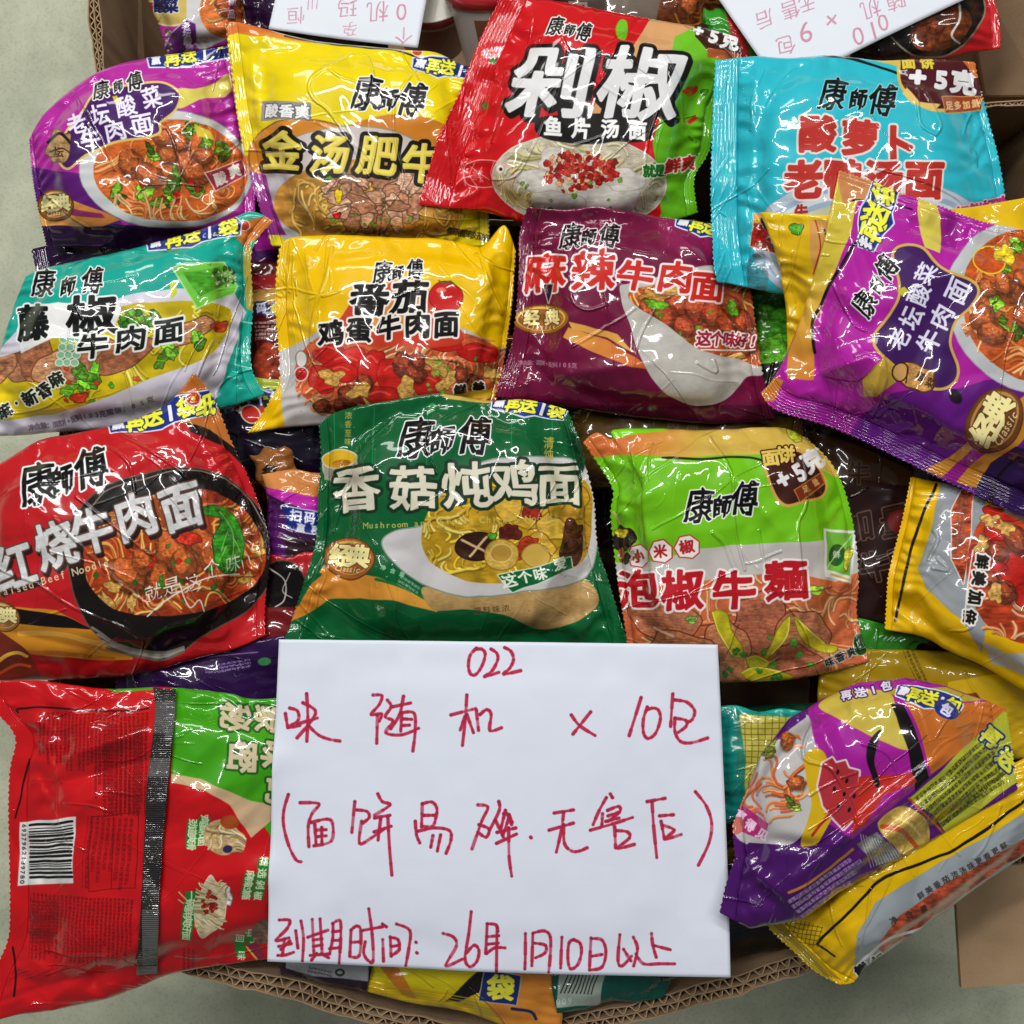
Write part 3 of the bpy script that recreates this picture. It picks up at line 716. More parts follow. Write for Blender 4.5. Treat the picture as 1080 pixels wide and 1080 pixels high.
r = np.random.RandomState(5)
for i in range(42):
    x, y = 352 + 86 * r.rand(), 188 + 46 * r.rand(); c.blob(x, y, 9 + 7 * r.rand(), 5 + 4 * r.rand(), ['c09070', 'b88060', 'cfa284', 'a87456'][i % 4], r.rand() * 180, i, .3, .4, 3.4, ew=.9)
c.blob(357, 206, 4, 7, 'e0b820'); c.blob(356, 226, 4, 3.5, 'b82018'); c.bits(400, 235, 60, 14, ['58902a', '8ab83c'], 14, 1, 2.6)
c.fill([(278, 108), (328, 110), (328, 126), (278, 127)], '8c8c8c', grow=1); c.text('酸香爽', (289, 118), (320, 119), 15, 'e6e6e6', bold=.6, out=[(1, '4c4c4c')])
c.text('金汤肥牛', (298, 161), (444, 168), 42, 'd8c040', bold=1.5, out=[(4.2, '17130e')], slant=.08, rough=.9, pos=[(298, 160), (348, 163), (398, 164), (444, 172)])
c.text('金汤肥牛', (298, 161), (444, 168), 42, 'e6d464', bold=.2, slant=.08, rough=.9, pos=[(297, 159), (347, 162), (397, 163), (443, 171)])
brand(c, [(387, 100), (409, 107), (433, 108)], 33, rot=3)
ribbon(c, (438, 66), (492, 74), 14, '赢再送1'); c.ell(440, 53, 5, 4, 'c0491c', out=[(1.2, 'efe0c0')])
c.text('每碗都有好滋味', (478, 244), (520, 254), 9, '241c10', bold=.2)
c.creases(26, 2); c.crease([(370, 57), (350, 70), (328, 84), (332, 105), (352, 125), (410, 215)], 2.4, 1.2); c.crease([(410, 215), (424, 190), (416, 150), (415, 110), (430, 85), (440, 70)], 2.2, 1.2)
c.crease([(388, 60), (394, 80), (386, 110)], 2.2); c.creases(10, 77, L=70, ang=95, box=(235, 40, 275, 170))
packet('noodle_packet', 'yellow golden soup beef packet with orange band between purple and red packets', 'noodle packet', GRP, c,
       T=[(237, 26), (249, 22), (324, 41), (397, 49), (430, 52), (460, 54), (488, 67), (510, 72)], B=[(284, 262), (380, 266), (450, 266), (520, 262)],
       L=[(239, 42), (247, 111), (258, 172), (270, 215)], R=[(515, 130), (518, 200)], z=(-16, -20, -34, -30), bulge=23, seed=32, folds=[((262, 50), (284, 180), 14, 3.5)], seals=(.05, .04))

# ---- 3 red and green chopped pepper fish
c = Sheet(425, -20, 800, 262, 'c41319')
c.fill([(700, -20), (800, -20), (800, 262), (692, 262), (700, 225), (688, 150), (700, 110), (690, 60)], '5fae18')
c.fill([(688, 18), (742, 26), (716, 52), (700, 70), (678, 100), (640, 130), (600, 150), (640, 90), (668, 50)], 'cf9a68'); c.fill([(712, 40), (735, 28), (752, 60), (715, 66), (700, 80)], '6cba22')
c.fill([(655, 20), (662, 22), (663, 34), (659, 44), (652, 42), (650, 30)], '6cb822', smooth=True)
for x, y in ((520, 64), (510, 112), (744, 95)): c.blob(x, y, 3.6, 3, '3f8a1c')
c.fill([(718, 96), (726, 90), (737, 88), (736, 94), (727, 100)], 'b81c14'); c.fill([(725, 128), (734, 120), (738, 124), (730, 130)], 'b81c14')
c.ell(612, 192, 92, 50, 'bdb49c', 4, out=[(1.5, 'c8c4bc')], tex=.2); c.clip = c.mask([(612 + 90 * math.cos(t), 193 + 48 * math.sin(t)) for t in np.linspace(0, 6.28, 40)])
c.noodles([(520, 145), (704, 145), (704, 235), (520, 235)], ['c8bc90', 'd8cca0', 'b8a878', 'a8a060'], 110, 5, 2.4, 26)
for x, y, rx, ry in ((570, 190, 26, 13), (598, 170, 30, 14), (640, 205, 34, 18), (590, 214, 30, 14), (655, 188, 24, 12)): c.blob(x, y, rx, ry, 'c9c2b8', 8, int(x), .15, .15, 8, ew=.6, edge='9a9084')
c.bits(612, 178, 40, 19, ['b01c14', 'c83020', '8c140c', 'd8a878', 'c43828'], 150, 1.4, 3.8, 3); c.bits(612, 200, 75, 28, ['b01c14', '6a9a30'], 16, 1.2, 3)
c.clip = None
# line drawing of a fish
F = sm([(488, 176), (500, 170), (515, 168), (530, 172), (543, 182), (536, 194), (520, 198), (500, 197), (490, 192)]); c.line(list(F) + [F[0]], 1.1, 'e0a0a0', smooth=False)
for q in ([(488, 176), (484, 170), (490, 196)], [(522, 170), (518, 184), (524, 197)], [(500, 172), (494, 184), (502, 196)], [(508, 176), (504, 184), (509, 192)], [(495, 176), (516, 190)]): c.line(q, 1, 'd88c8c')
c.ell(528, 178, 4, 4, 'f0e8e0'); c.ell(529, 178, 1.8, 1.8, '501010'); c.text('鲜', (503, 185), (503, 185), 13, 'd88c8c', bold=-.1)
c.fill([(570, 124), (600, 122), (650, 118), (684, 122), (690, 136), (680, 148), (640, 150), (600, 150), (574, 146), (564, 136)], '15120f', smooth=True)
c.text('剁椒', (582, 88), (676, 90), 78, 'dcdcdc', w=88, bold=2.2, out=[(4, '14110e')], slant=.18, rough=.8, rot=3, shadow=((2, 3), '14110e'))
c.text('鱼片汤面', (583, 134), (672, 137), 21, 'f0f0ee', bold=.9, rot=2, w=20)
brand(c, [(586, 30), (601, 34), (616, 35)], 18, rot=6)
c.text('就是', (684, 180), (697, 179), 14, '1f6a1c', bold=.7, out=[(1.2, 'e8f0d8')], rot=-3, slant=.1); c.text('鲜爽', (710, 175), (728, 174), 17, 'c02020', bold=.8, out=[(1.4, 'f0e8d8')], rot=-4, slant=.1)
c.fill([(734, 24), (800, 40), (800, 60), (776, 66), (752, 58), (734, 40)], '3a1a10'); c.text('+5克', (738, 32), (772, 42), 20, 'e8e8e8', bold=1.2, rot=10, slant=.1); c.fill([(748, 50), (785, 56), (780, 66), (746, 60)], 'b05a30')
c.creases(24, 3); c.creases(14, 33, L=90, ang=105, box=(450, 10, 540, 200)); c.crease([(560, 75), (548, 88), (535, 110), (520, 150)], 2.4, 1.2); c.crease([(520, 190), (545, 185), (560, 160)], 2); c.crease([(700, 60), (716, 90), (722, 130), (735, 150)], 2.6, 1.2)
packet('noodle_packet', 'red and green chopped pepper fish noodle packet at the top centre', 'noodle packet', GRP, c,
       T=[(529, -6), (560, -2), (590, 0), (630, 8), (670, 15), (718, 24), (748, 28), (781, 38)], B=[(441, 216), (470, 220), (511, 226), (560, 240), (640, 250), (700, 240), (740, 228)],
       L=[(512, 26), (498, 58), (479, 107), (459, 156)], R=[(785, 66), (760, 110), (752, 160), (736, 190)], z=(-6, -14, -26, -12), bulge=24, seed=33, folds=[((560, 20), (500, 200), 16, 3), ((700, 60), (728, 190), 14, 3)], seals=(.10, .04))

# ================================================================== row 2
# ---- 5 teal rattan pepper
c = Sheet(-40, 215, 300, 480, '14a08e')
c.fill([(133, 312), (180, 305), (246, 306), (262, 330), (250, 362), (240, 385), (232, 420), (150, 460), (-40, 480), (-40, 400), (40, 330), (85, 330)], 'cfcbd8', smooth=False)
c.fill([(110, 330), (132, 322), (180, 318), (232, 322), (246, 332), (240, 352), (215, 378), (150, 402), (90, 428), (40, 438), (-40, 446), (-40, 392), (20, 370)], 'c4ae14', smooth=True, tex=.18, texs=20)
c.clip = c.mask([(110, 330), (132, 322), (180, 318), (232, 322), (246, 332), (240, 352), (215, 378), (150, 402), (90, 428), (40, 438), (-40, 446), (-40, 392), (20, 370)], True)
c.noodles([(100, 320), (250, 320), (250, 400), (100, 440)], ['d8c83a', 'e4d860', 'c0a820'], 50, 5, 2.6, 60, -15)
for i, (x, y, rx, ry) in enumerate([(20, 382, 22, 20), (38, 376, 20, 26), (66, 384, 32, 17), (98, 378, 36, 18), (128, 376, 34, 15), (200, 350, 30, 10), (-5, 380, 22, 22)]):
    c.blob(x, y, rx, ry, ['a8714c', '9c6242', 'b58058'][i % 3], -24, i, .12, .4, 5, edge='6e4228', ew=1.2)
    for k in range(4): c.line([(x - rx * .6, y + ry * (.4 - k * .25)), (x + rx * .6, y - ry * (.1 + k * .25))], .8, '8a5438', alpha=.7)
c.greens(95, 397, 20, 3, '5ca024'); c.greens(80, 404, 12, 4, '5ca024'); c.greens(175, 372, 16, 5, '70b030'); c.greens(205, 358, 12, 6, '70b030'); c.bits(130, 405, 90, 24, ['b83420', 'd05a2c', '4f9a24'], 16, 1.4, 3.6); c.blob(84, 420, 9, 5, 'c03c1c', -10); c.blob(233, 345, 9, 5, 'c03c1c', -10)
c.clip = None
for i in range(46):
    rr = np.random.RandomState(i); c.blob(128 + rr.rand() * 42, 325 + rr.rand() * 20 + 4, 3.4, 3.2, ['4a8a20', '2f6a16', '6cb03a'][i % 3], 0, i, .15, .4, 2)
for x, y, r in ((66, 352, 5),): pass
for i in range(12): c.ell(68 + (i % 3) * 8 - (i // 3) * 1.5, 358 + (i // 3) * 8, 4, 3.4, '7db08a', out=[(.7, 'dfeee2')])
c.fill([(182, 284), (195, 279), (236, 278), (251, 301), (247, 309), (208, 325)], '6cc040', out=[(1.6, 'a8dc90')]); c.fill([(192, 288), (230, 282), (240, 298), (210, 314)], '4aa028', tex=.3)
c.fill([(178, 300), (184, 296), (186, 310), (180, 316)], 'c0c828'); c.bits(236, 292, 14, 10, ['2c6a20', '5a9a38', 'a8c890', 'c8d8b8'], 40, 1, 2.6, 4)
c.fill([(24, 322), (62, 318), (84, 322), (124, 312), (128, 326), (120, 346), (90, 358), (56, 356), (22, 372), (16, 350)], 'e8e8e6')
c.text('藤', (35, 341), (35, 341), 39, '101410', bold=1.5, out=[(1.8, 'eeeeee')], rot=-6, slant=.1, w=36); c.text('椒', (98, 333), (98, 333), 42, '101410', bold=1.6, out=[(1.8, 'eeeeee')], rot=-6, slant=.1, w=54)
c.text('牛肉面', (98, 365), (176, 349), 27, '101410', bold=.9, out=[(2.2, 'e8eae6')], slant=.25, w=34, rot=-8)
brand(c, [(46, 298), (72, 303), (97, 297)], 26, rot=-4)
c.text('麻·新香麻', (6, 432), (63, 401), 16, '141c10', bold=.7, out=[(1.3, 'e0e0d0')], rot=-28, rough=.4, pos=[(3, 434), (17, 426), (32, 420), (47, 412), (60, 400)])
c.text('净含量：面饼+配料103克', (32, 452), (108, 438), 8, '6a6070', bold=.2, rot=-10, w=7.5); c.text('面饼：85克', (116, 436), (158, 422), 7.5, '6a6070', bold=.2, rot=-14)
c.text('即食方便面', (150, 446), (200, 424), 7, '746a78', bold=.1, rot=-20)
c.fill([(255, 340), (269, 342), (267, 388), (250, 384)], '14a08e', out=[(1, 'b8dcd0')]); c.fill([(262, 230), (300, 222), (300, 250), (280, 258), (262, 262), (250, 250)], 'cf7a34'); c.fill([(258, 262), (272, 262), (272, 330), (262, 326)], 'a8963a')
c.ell(258, 236, 6, 5, 'b83a1c', out=[(1, 'e8d8c0')]); c.fill([(262, 256), (290, 240), (292, 244), (268, 262)], '3a9a60')
ribbon(c, (158, 256), (250, 238), 15, '赢再送1袋')
c.creases(26, 5); c.crease([(268, 390), (240, 400), (225, 430)], 2.4, 1.1); c.crease([(225, 360), (205, 400), (200, 440)]); c.creases(6, 51, ang=90, box=(245, 260, 275, 400))
packet('noodle_packet', 'teal rattan pepper beef packet with green print at the left edge', 'noodle packet', GRP, c,
       T=[(26, 291), (42, 283), (83, 274), (133, 263), (165, 254), (205, 243), (245, 229), (268, 221), (291, 231)], B=[(-28, 462), (20, 462), (60, 458), (150, 452), (230, 436), (284, 418)],
       L=[(12, 325), (-8, 390), (-20, 430)], R=[(268, 262), (270, 320), (268, 385)], z=(-10, -14, -26, -20), bulge=22, seed=35, seals=(0, .04))

# ---- 6 yellow tomato egg
c = Sheet(240, 222, 565, 475, 'e6b800')
c.fill([(290, 372), (320, 358), (345, 344), (420, 345), (490, 345), (540, 375), (560, 440), (420, 475), (300, 470), (296, 430)], 'bdb9b6')
c.ell(436, 402, 128, 62, 'c05630', 6, tex=.3, texs=10)
c.clip = c.mask([(436 + 126 * math.cos(t), 403 + 61 * math.sin(t)) for t in np.linspace(0, 6.28, 40)])
c.noodles([(300, 355), (560, 355), (560, 470), (300, 470)], ['d8683a', 'e08a58', 'c8502c', 'e8a878', 'cf7a4c'], 150, 6, 2.2, 55)
for i, (x, y, rx, ry, a) in enumerate([(345, 372, 20, 12, 20), (365, 384, 24, 14, -20), (392, 388, 12, 22, 30), (412, 398, 14, 20, -20), (450, 405, 16, 14, 40), (400, 420, 22, 14, 0), (505, 372, 24, 10, 10), (340, 400, 16, 14, 50), (470, 362, 16, 8, 0), (360, 392, 16, 10, 0)]):
    c.blob(x, y, rx, ry, 'bf1f18', a, i, .12, .2, 8, edge='7a1010'); c.line([(x - rx * .5, y - ry * .4), (x, y - ry * .6), (x + rx * .5, y - ry * .3)], 2, 'e86050', alpha=.7)
for i, (x, y, r) in enumerate([(425, 385, 13), (437, 392, 11), (368, 418, 12), (385, 402, 9), (440, 378, 9), (500, 405, 11), (485, 395, 9), (340, 430, 9), (358, 430, 8)]): c.meat(x, y, r, i, '7a3420')
for i, (x, y) in enumerate([(350, 398), (392, 432), (430, 410), (470, 400), (380, 410), (520, 395), (460, 385)]): c.blob(x, y, 13, 8, 'c89a4c', i * 40, i, .35, .4, 3)
c.bits(430, 405, 100, 40, ['6a9a2c', '90b83c'], 12, 1.4, 3.2, 9)
c.clip = None
c.fill([(352, 350), (366, 328), (384, 306), (408, 298), (440, 300), (458, 316), (470, 334), (486, 350), (480, 362), (430, 366), (370, 362)], 'c43a22', smooth=True); c.fill([(376, 346), (384, 322), (402, 308), (432, 308), (446, 330), (440, 350)], 'd8842c', smooth=True, tex=.1); c.line([(380, 314), (400, 300), (430, 298)], 1.6, 'e8a080')
c.ell(469, 314, 17, 15, 'c01818', out=[(1, '801010')]); c.ell(464, 308, 5, 3, 'e87060'); c.line([(462, 298), (468, 301), (474, 298), (480, 302)], 1.6, '2a6a20')
c.text('番茄', (390, 316), (431, 315), 36, '100c0a', bold=1.4, out=[(2, 'efece6')], slant=.1, rough=.5, w=40)
c.text('鸡蛋牛肉面', (351, 352), (470, 341), 27, '100c0a', bold=1.1, out=[(2, 'efece6')], slant=.12, rough=.3, pos=[(350, 352), (379, 349), (410, 346), (440, 344), (469, 342)])
brand(c, [(404, 287), (419, 289), (437, 286)], 20, rot=-3)
c.ell(316, 378, 6, 8, 'd0ccc8', out=[(.8, '5a5048')]); c.ell(316, 394, 6.5, 7, 'b01c14', out=[(1.4, 'd0ccc8')]); c.text('鲜美', (485, 412), (505, 410), 13, '18140e', bold=.8, out=[(1.4, 'efece6')])
c.fill([(470, 416), (530, 412), (530, 422), (470, 424)], 'd0a820')
c.creases(26, 6); c.creases(14, 61, L=70, ang=70, box=(290, 245, 350, 340)); c.crease([(350, 262), (345, 290), (330, 340), (328, 360)], 2.6, 1.2); c.crease([(440, 375), (480, 380), (505, 395), (530, 400)], 2.6, 1.2); c.crease([(505, 258), (515, 300), (530, 330)])
packet('noodle_packet', 'plain yellow tomato and egg packet with black title left of the maroon one', 'noodle packet', GRP, c,
       T=[(294, 260), (306, 250), (350, 247), (389, 248), (430, 250), (458, 250), (490, 255), (511, 258), (533, 236), (546, 262)], B=[(258, 459), (310, 452), (400, 450), (470, 446), (524, 434)],
       L=[(290, 290), (289, 331), (292, 372), (292, 405), (276, 434)], R=[(544, 300), (540, 340), (532, 400)], z=(-10, -16, -24, -20), bulge=22, seed=36, folds=[((325, 258), (330, 360), 12, 4), ((505, 252), (532, 340), 14, 4)], seals=(.05, .03))

# ---- 7 maroon spicy beef
c = Sheet(500, 195, 840, 475, '6c1038')
c.fill([(640, 195), (840, 195), (840, 290), (700, 262), (690, 225)], '821a4c', f=6)
c.fill([(600, 346), (640, 358), (672, 376), (684, 388), (666, 386), (630, 372), (594, 356)], ('d89a40', 'c8602c', (600, 350), (680, 385))); c.fill([(600, 340), (650, 352), (672, 372), (640, 356), (604, 348)], 'd8a048')
c.fill([(653, 304), (664, 300), (700, 290), (750, 280), (790, 288), (812, 330), (812, 392), (790, 400), (772, 420), (748, 430), (716, 424), (690, 402), (672, 366), (664, 340), (656, 322)], 'b9b6ae', smooth=True, tex=.05)
fd = [(662, 312), (690, 300), (740, 292), (790, 300), (812, 335), (812, 386), (780, 380), (742, 370), (712, 352), (684, 332)]
c.fill(fd, 'b8522c', smooth=True, tex=.25); c.clip = c.mask(fd, True)
c.noodles([(660, 290), (815, 290), (815, 390), (660, 390)], ['c8702c', 'd89848', 'b04a1c', 'e0b068'], 70, 4, 2.4, 40)
c.blob(690, 316, 16, 8, 'c89040', 20, 5); c.blob(716, 306, 18, 7, 'd0a050', 0, 8)
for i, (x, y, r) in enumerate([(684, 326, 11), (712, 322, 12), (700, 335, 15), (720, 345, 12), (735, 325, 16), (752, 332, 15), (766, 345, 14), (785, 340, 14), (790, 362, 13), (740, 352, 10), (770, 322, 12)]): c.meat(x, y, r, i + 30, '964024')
c.blob(692, 322, 11, 5, '6cae28', 10); c.blob(730, 308, 9, 5, '5a9a24', 60); c.blob(772, 326, 9, 5, '5a9a24', 60); c.bits(740, 340, 60, 34, ['c82c18', '6aa02c'], 18, 1.3, 3)
c.clip = None
c.text('麻辣', (574, 289), (626, 287), 43, 'c4241c', bold=1.3, out=[(2.2, 'eadfe0')], slant=.1, rough=1.8, seed=8, w=46)
c.fill([(574, 300), (584, 300), (582, 312), (579, 320)], '241014', out=[(1, 'd8ccd0')])
c.text('牛肉面', (671, 294), (745, 300), 33, 'c4241c', bold=1.2, out=[(2.2, 'eadfe0')], slant=.06, pos=[(670, 292), (711, 293), (745, 303)], rot=6, w=38)
brand(c, [(602, 251), (621, 253), (643, 250)], 25, out='e8d8dc', rot=1)
badge(c, 570, 337, 30, 15, -2, 'a0642c', 'e8bc60')
c.text('这个味好!', (741, 357), (797, 360), 16, 'a01c34', bold=.6, out=[(1.6, 'f0e8e4')], rough=.3, slant=.1); c.line([(738, 368), (770, 370), (800, 370)], 1.6, 'e8e0dc')
c.text('净含量：面饼+配料105克', (546, 383), (606, 386), 6, 'b890a0', bold=.1)
ribbon(c, (718, 232), (770, 244), 14, '赢再送1')
c.fill([(500, 430), (840, 430), (840, 475), (500, 475)], '4a0c26'); c.text('牛肉面 方便', (655, 444), (705, 449), 9, '8a5a60', bold=.2)  # shade on the bottom bulge painted as darker maroon
c.creases(24, 7); c.crease([(602, 300), (606, 320), (622, 328), (640, 322)], 2.4, 1.2); c.crease([(605, 365), (640, 345), (670, 325)], 2.4, 1); c.crease([(735, 382), (755, 392), (752, 380)], 2.6, 1.2); c.creases(8, 71, ang=100, L=50, box=(545, 220, 600, 280)); c.crease([(760, 320), (778, 345), (790, 350)], 3, 1.2)
packet('noodle_packet', 'maroon spicy beef packet with white ladle-like bowl in the middle of the second row', 'noodle packet', GRP, c,
       T=[(557, 219), (590, 222), (628, 219), (659, 223), (702, 228), (749, 234), (785, 244)], B=[(519, 420), (550, 424), (592, 430), (640, 438), (683, 444), (760, 450), (824, 446)],
       L=[(547, 246), (546, 292), (540, 353), (526, 400)], R=[(796, 313), (806, 383), (812, 410)], z=(-8, -16, -28, -14), bulge=23, seed=37, folds=[((590, 215), (612, 290), 16, -3), ((560, 400), (700, 380), 14, 3), ((700, 230), (760, 300), 14, 3)], seals=(.06, .04))

# ---- 4 cyan duck soup
c = Sheet(735, 40, 1085, 330, '2ab2c2')
c.fill([(880, 50), (1050, 50), (1050, 140), (1046, 110), (1000, 118), (965, 96), (940, 72), (905, 62)], '2ab2c2')
c.line([(868, 57), (905, 62), (935, 72), (960, 84)], 3, '101010'); c.fill([(900, 56), (955, 58), (960, 74), (940, 66)], 'c8b040')
c.fill([(958, 58), (1016, 60), (1036, 80), (1040, 100), (1010, 112), (985, 116), (962, 104), (950, 84)], '4a141c', smooth=True, out=[(3.4, 'd0b050')]); c.fill([(955, 92), (968, 108), (990, 112), (984, 118), (960, 110), (950, 98)], 'd8b868')
c.text('面饼', (958, 65), (978, 65), 15, 'd8c23c', bold=.8, out=[(1.2, '3a2010')]); c.text('+5克', (969, 80), (1018, 86), 27, 'dedede', bold=1.8, slant=.05, rot=4, out=[(1, '3a1018')], pos=[(967, 81), (992, 84), (1018, 86)], w=30)
c.fill([(992, 104), (1036, 100), (1038, 114), (996, 120)], '9a3c20', out=[(1, 'd0984c')]); c.text('足多加量', (1000, 113), (1031, 108), 9, 'e0b87c', bold=.4)
c.fill([(1014, 60), (1038, 62), (1040, 84), (1030, 78), (1020, 66)], 'c8702c')
c.ell(926, 262, 132, 78, 'b0bcc8', 4, out=[(1, '6a90b0')]); c.ell(926, 264, 124, 70, '8ea4bc', 4); c.ell(926, 266, 120, 66, 'c4ccd0', 4); c.ell(926, 268, 114, 60, '93a8bc', 4); c.ell(926, 270, 110, 56, 'bcbba0', 4, tex=.15, texs=16)
c.clip = c.mask([(926 + 108 * math.cos(t), 270 + 54 * math.sin(t)) for t in np.linspace(0, 6.28, 40)])
for i, (x, y) in enumerate([(824, 236), (845, 262), (1000, 226), (1020, 240), (985, 246), (870, 240), (905, 240)]): c.blob(x, y, 16, 11, ['b0a83c', 'c4bc60', 'a89a34'][i % 3], i * 30, i, .25, .25, 7)
c.noodles([(820, 215), (1040, 215), (1040, 320), (820, 320)], ['c8c090', 'd4cca4'], 34, 5, 2.2, 44)
c.clip = None
c.text('酸萝卜', (862, 144), (944, 152), 39, 'b22c22', bold=1.9, out=[(2.2, 'dcd4d0')], rot=3, pos=[(863, 143), (907, 147), (945, 153)])
c.text('老鸭汤面', (848, 190), (974, 189), 41, 'b22c22', bold=2.1, out=[(2.2, 'dcd4d0')], rot=1, pos=[(848, 190), (889, 190), (931, 190), (973, 190)])
brand(c, [(879, 101), (906, 106), (931, 106)], 31, out='9ed8dc', ow=.8, rot=2)
c.fill([(797, 226), (838, 232), (836, 270), (791, 261)], '8a3020', out=[(1.2, 'd8b89a')]); c.fill([(797, 226), (838, 232), (837, 240), (796, 236)], 'd8a03c'); c.blob(820, 250, 14, 8, 'cdbfb8', 10, 4); c.bits(806, 248, 12, 8, ['b01c14', 'c8281c'], 14, 2, 4); c.text('酸', (808, 236), (808, 236), 11, '181008', bold=.5)
c.text('好鲜好爽', (1016, 226), (1062, 216), 16, 'b02a70', bold=.9, out=[(1.4, 'dcb8cc')], rot=-8)
c.ell(798, 292, 12, 24, '4a6a70', alpha=.6, tex=.6); c.text('牛', (846, 222), (846, 222), 14, 'a02018', bold=.8)
c.creases(22, 4); c.creases(16, 41, L=90, ang=100, box=(752, 70, 800, 290)); c.crease([(838, 72), (826, 84), (818, 98), (810, 112)], 2.2, 1); c.crease([(965, 95), (970, 130), (985, 142)], 2.4, 1.3); c.crease([(985, 142), (990, 130), (972, 95)], 2.2, 1.2)
c.crease([(1025, 120), (1018, 140), (1030, 160), (1032, 175)], 2.6, 1.2); c.crease([(925, 178), (970, 190), (1010, 210), (1030, 235)], 2.4, 1.2)
packet('noodle_packet', 'turquoise radish duck soup packet at the top right', 'noodle packet', GRP, c,
       T=[(753, 63), (795, 58), (830, 60), (869, 57), (900, 59), (931, 62), (980, 60), (1031, 63)], B=[(756, 298), (800, 308), (830, 312), (940, 316), (1075, 312)],
       L=[(750, 130), (748, 224), (752, 270)], R=[(1034, 78), (1046, 126), (1057, 168), (1066, 220)], z=(0, -8, -18, -4), bulge=23, seed=34, folds=[((800, 64), (785, 290), 16, 3.5), ((1010, 110), (1040, 230), 16, 3)], seals=(.09, .03))
# ---- 16 yellow packet under the tilted purple one
c = Sheet(790, 190, 1150, 460, 'd8b010')
c.fill([(855, 232), (900, 232), (890, 300), (860, 330)], 'cf9a52'); c.line([(862, 236), (868, 262), (858, 290)], 1.4, 'a03020'); c.line([(872, 244), (874, 250)], 1.6, '201808'); c.line([(877, 243), (879, 249)], 1.6, '201808')
c.blob(842, 244, 7, 5, '4a9a20'); c.fill([(803, 224), (900, 226), (900, 236), (815, 234)], 'e0bc10'); c.creases(14, 16, ang=95, box=(800, 200, 870, 420))
packet('noodle_packet', 'yellow packet mostly hidden under the tilted purple packet and lying on the turquoise one', 'noodle packet', GRP, c,
       T=[(803, 225), (850, 228), (882, 229), (1000, 222), (1080, 209), (1140, 200)], B=[(824, 430), (900, 440), (1000, 440), (1120, 430)],
       L=[(818, 262), (827, 320), (828, 380)], R=[(1138, 300), (1130, 380)], z=(8, 4, -20, -14), bulge=12, seed=46, seals=(0, 0), thick=.016)

# ---- 9 red braised beef
c = Sheet(-45, 380, 305, 740, 'ba1a20')
c.fill([(150, 425), (205, 385), (245, 440), (262, 480), (240, 470), (215, 452), (190, 446)], 'b86a2a'); c.fill([(196, 446), (222, 452), (250, 472), (262, 492), (236, 470), (200, 456)], '15100e')
c.fill([(-45, 636), (20, 638), (60, 642), (96, 660), (140, 690), (140, 740), (-45, 740)], 'c88420'); c.fill([(-45, 638), (20, 640), (70, 648), (100, 662), (60, 660), (-45, 652)], '120d0c'); c.line([(20, 668), (60, 668), (110, 680)], 6, 'dca440'); c.line([(10, 690), (60, 690), (120, 698)], 5, 'b06818'); c.fill([(-45, 694), (20, 690), (120, 700), (290, 690), (290, 740), (-45, 740)], '9c1418')  # last fill paints the shaded bottom as darker red
bp = [(70, 580), (80, 545), (105, 518), (150, 500), (205, 496), (250, 510), (282, 545), (290, 600), (270, 640), (215, 672), (190, 690), (150, 696), (115, 680), (85, 640)]
c.fill(bp, '17110f', smooth=True, out=[(1.6, '6a4a3c')])
for k in range(4): c.line([(98 + k * 5, 660 + k * 8), (130 + k * 4, 682 + k * 4), (170, 690 + k * 3), (195, 684 + k * 2)], 3, ['77716a', '8e8a80', 'a39f94', '6a645c'][k])
c.line([(82, 560), (110, 520), (170, 500), (220, 500), (262, 520), (284, 556)], 1.4, '8a7a6c')
sp = [(88, 590), (96, 560), (130, 532), (190, 516), (240, 524), (272, 550), (284, 586), (272, 618), (230, 640), (170, 650), (120, 640), (96, 618)]
c.fill(sp, 'a83c1a', smooth=True, tex=.3); c.clip = c.mask(sp, True)
c.noodles([(88, 515), (286, 515), (286, 652), (88, 652)], ['c86a28', 'd88c3c', 'a8481c', 'e0a858', 'b85424'], 190, 6, 2.4, 34)
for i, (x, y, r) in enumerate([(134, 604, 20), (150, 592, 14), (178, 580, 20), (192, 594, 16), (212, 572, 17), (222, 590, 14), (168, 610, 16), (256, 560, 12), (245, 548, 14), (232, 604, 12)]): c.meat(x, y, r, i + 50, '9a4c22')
for i, (x, y) in enumerate([(120, 618), (112, 632), (140, 634), (262, 610), (276, 580)]): c.blob(x, y, 9, 5, 'c89a4c', i * 50, i, .3, .4, 3)
c.blob(196, 568, 13, 7, 'c0301c', 10, 4)
c.fill([(208, 540), (222, 534), (238, 536), (252, 548), (258, 572), (254, 596), (240, 604), (226, 592), (224, 568), (234, 548), (220, 544)], '2f8a1c', smooth=True, tex=.5, texs=7, out=[(1, '1a5010')])
for q in ([(232, 540), (246, 560), (244, 596)], [(240, 560), (232, 580)], [(246, 566), (254, 582)], [(238, 575), (230, 590)]): c.line(q, 1, '8cc85c')
c.bits(180, 600, 80, 36, ['3c7a1c', '2c5c14', 'c02818'], 24, 1.4, 3.6, 5)
c.clip = None
c.text('红烧牛肉面', (17, 592), (190, 537), 50, 'cfcfcf', bold=1.5, w=44, out=[(1.5, '5a4038')], rot=-17, slant=.05, shadow=((3, 4), '2a1814'), pos=[(16, 598), (60, 576), (98, 561), (143, 545), (190, 535)], tex=.12)
brand(c, [(41, 512), (66, 508), (96, 495)], 40, rot=-14, ow=2)
c.text('Braised Beef Noodle', (-6, 626), (112, 594), 11, 'd8c8a0', w=10.5, bold=.15, rot=-15)
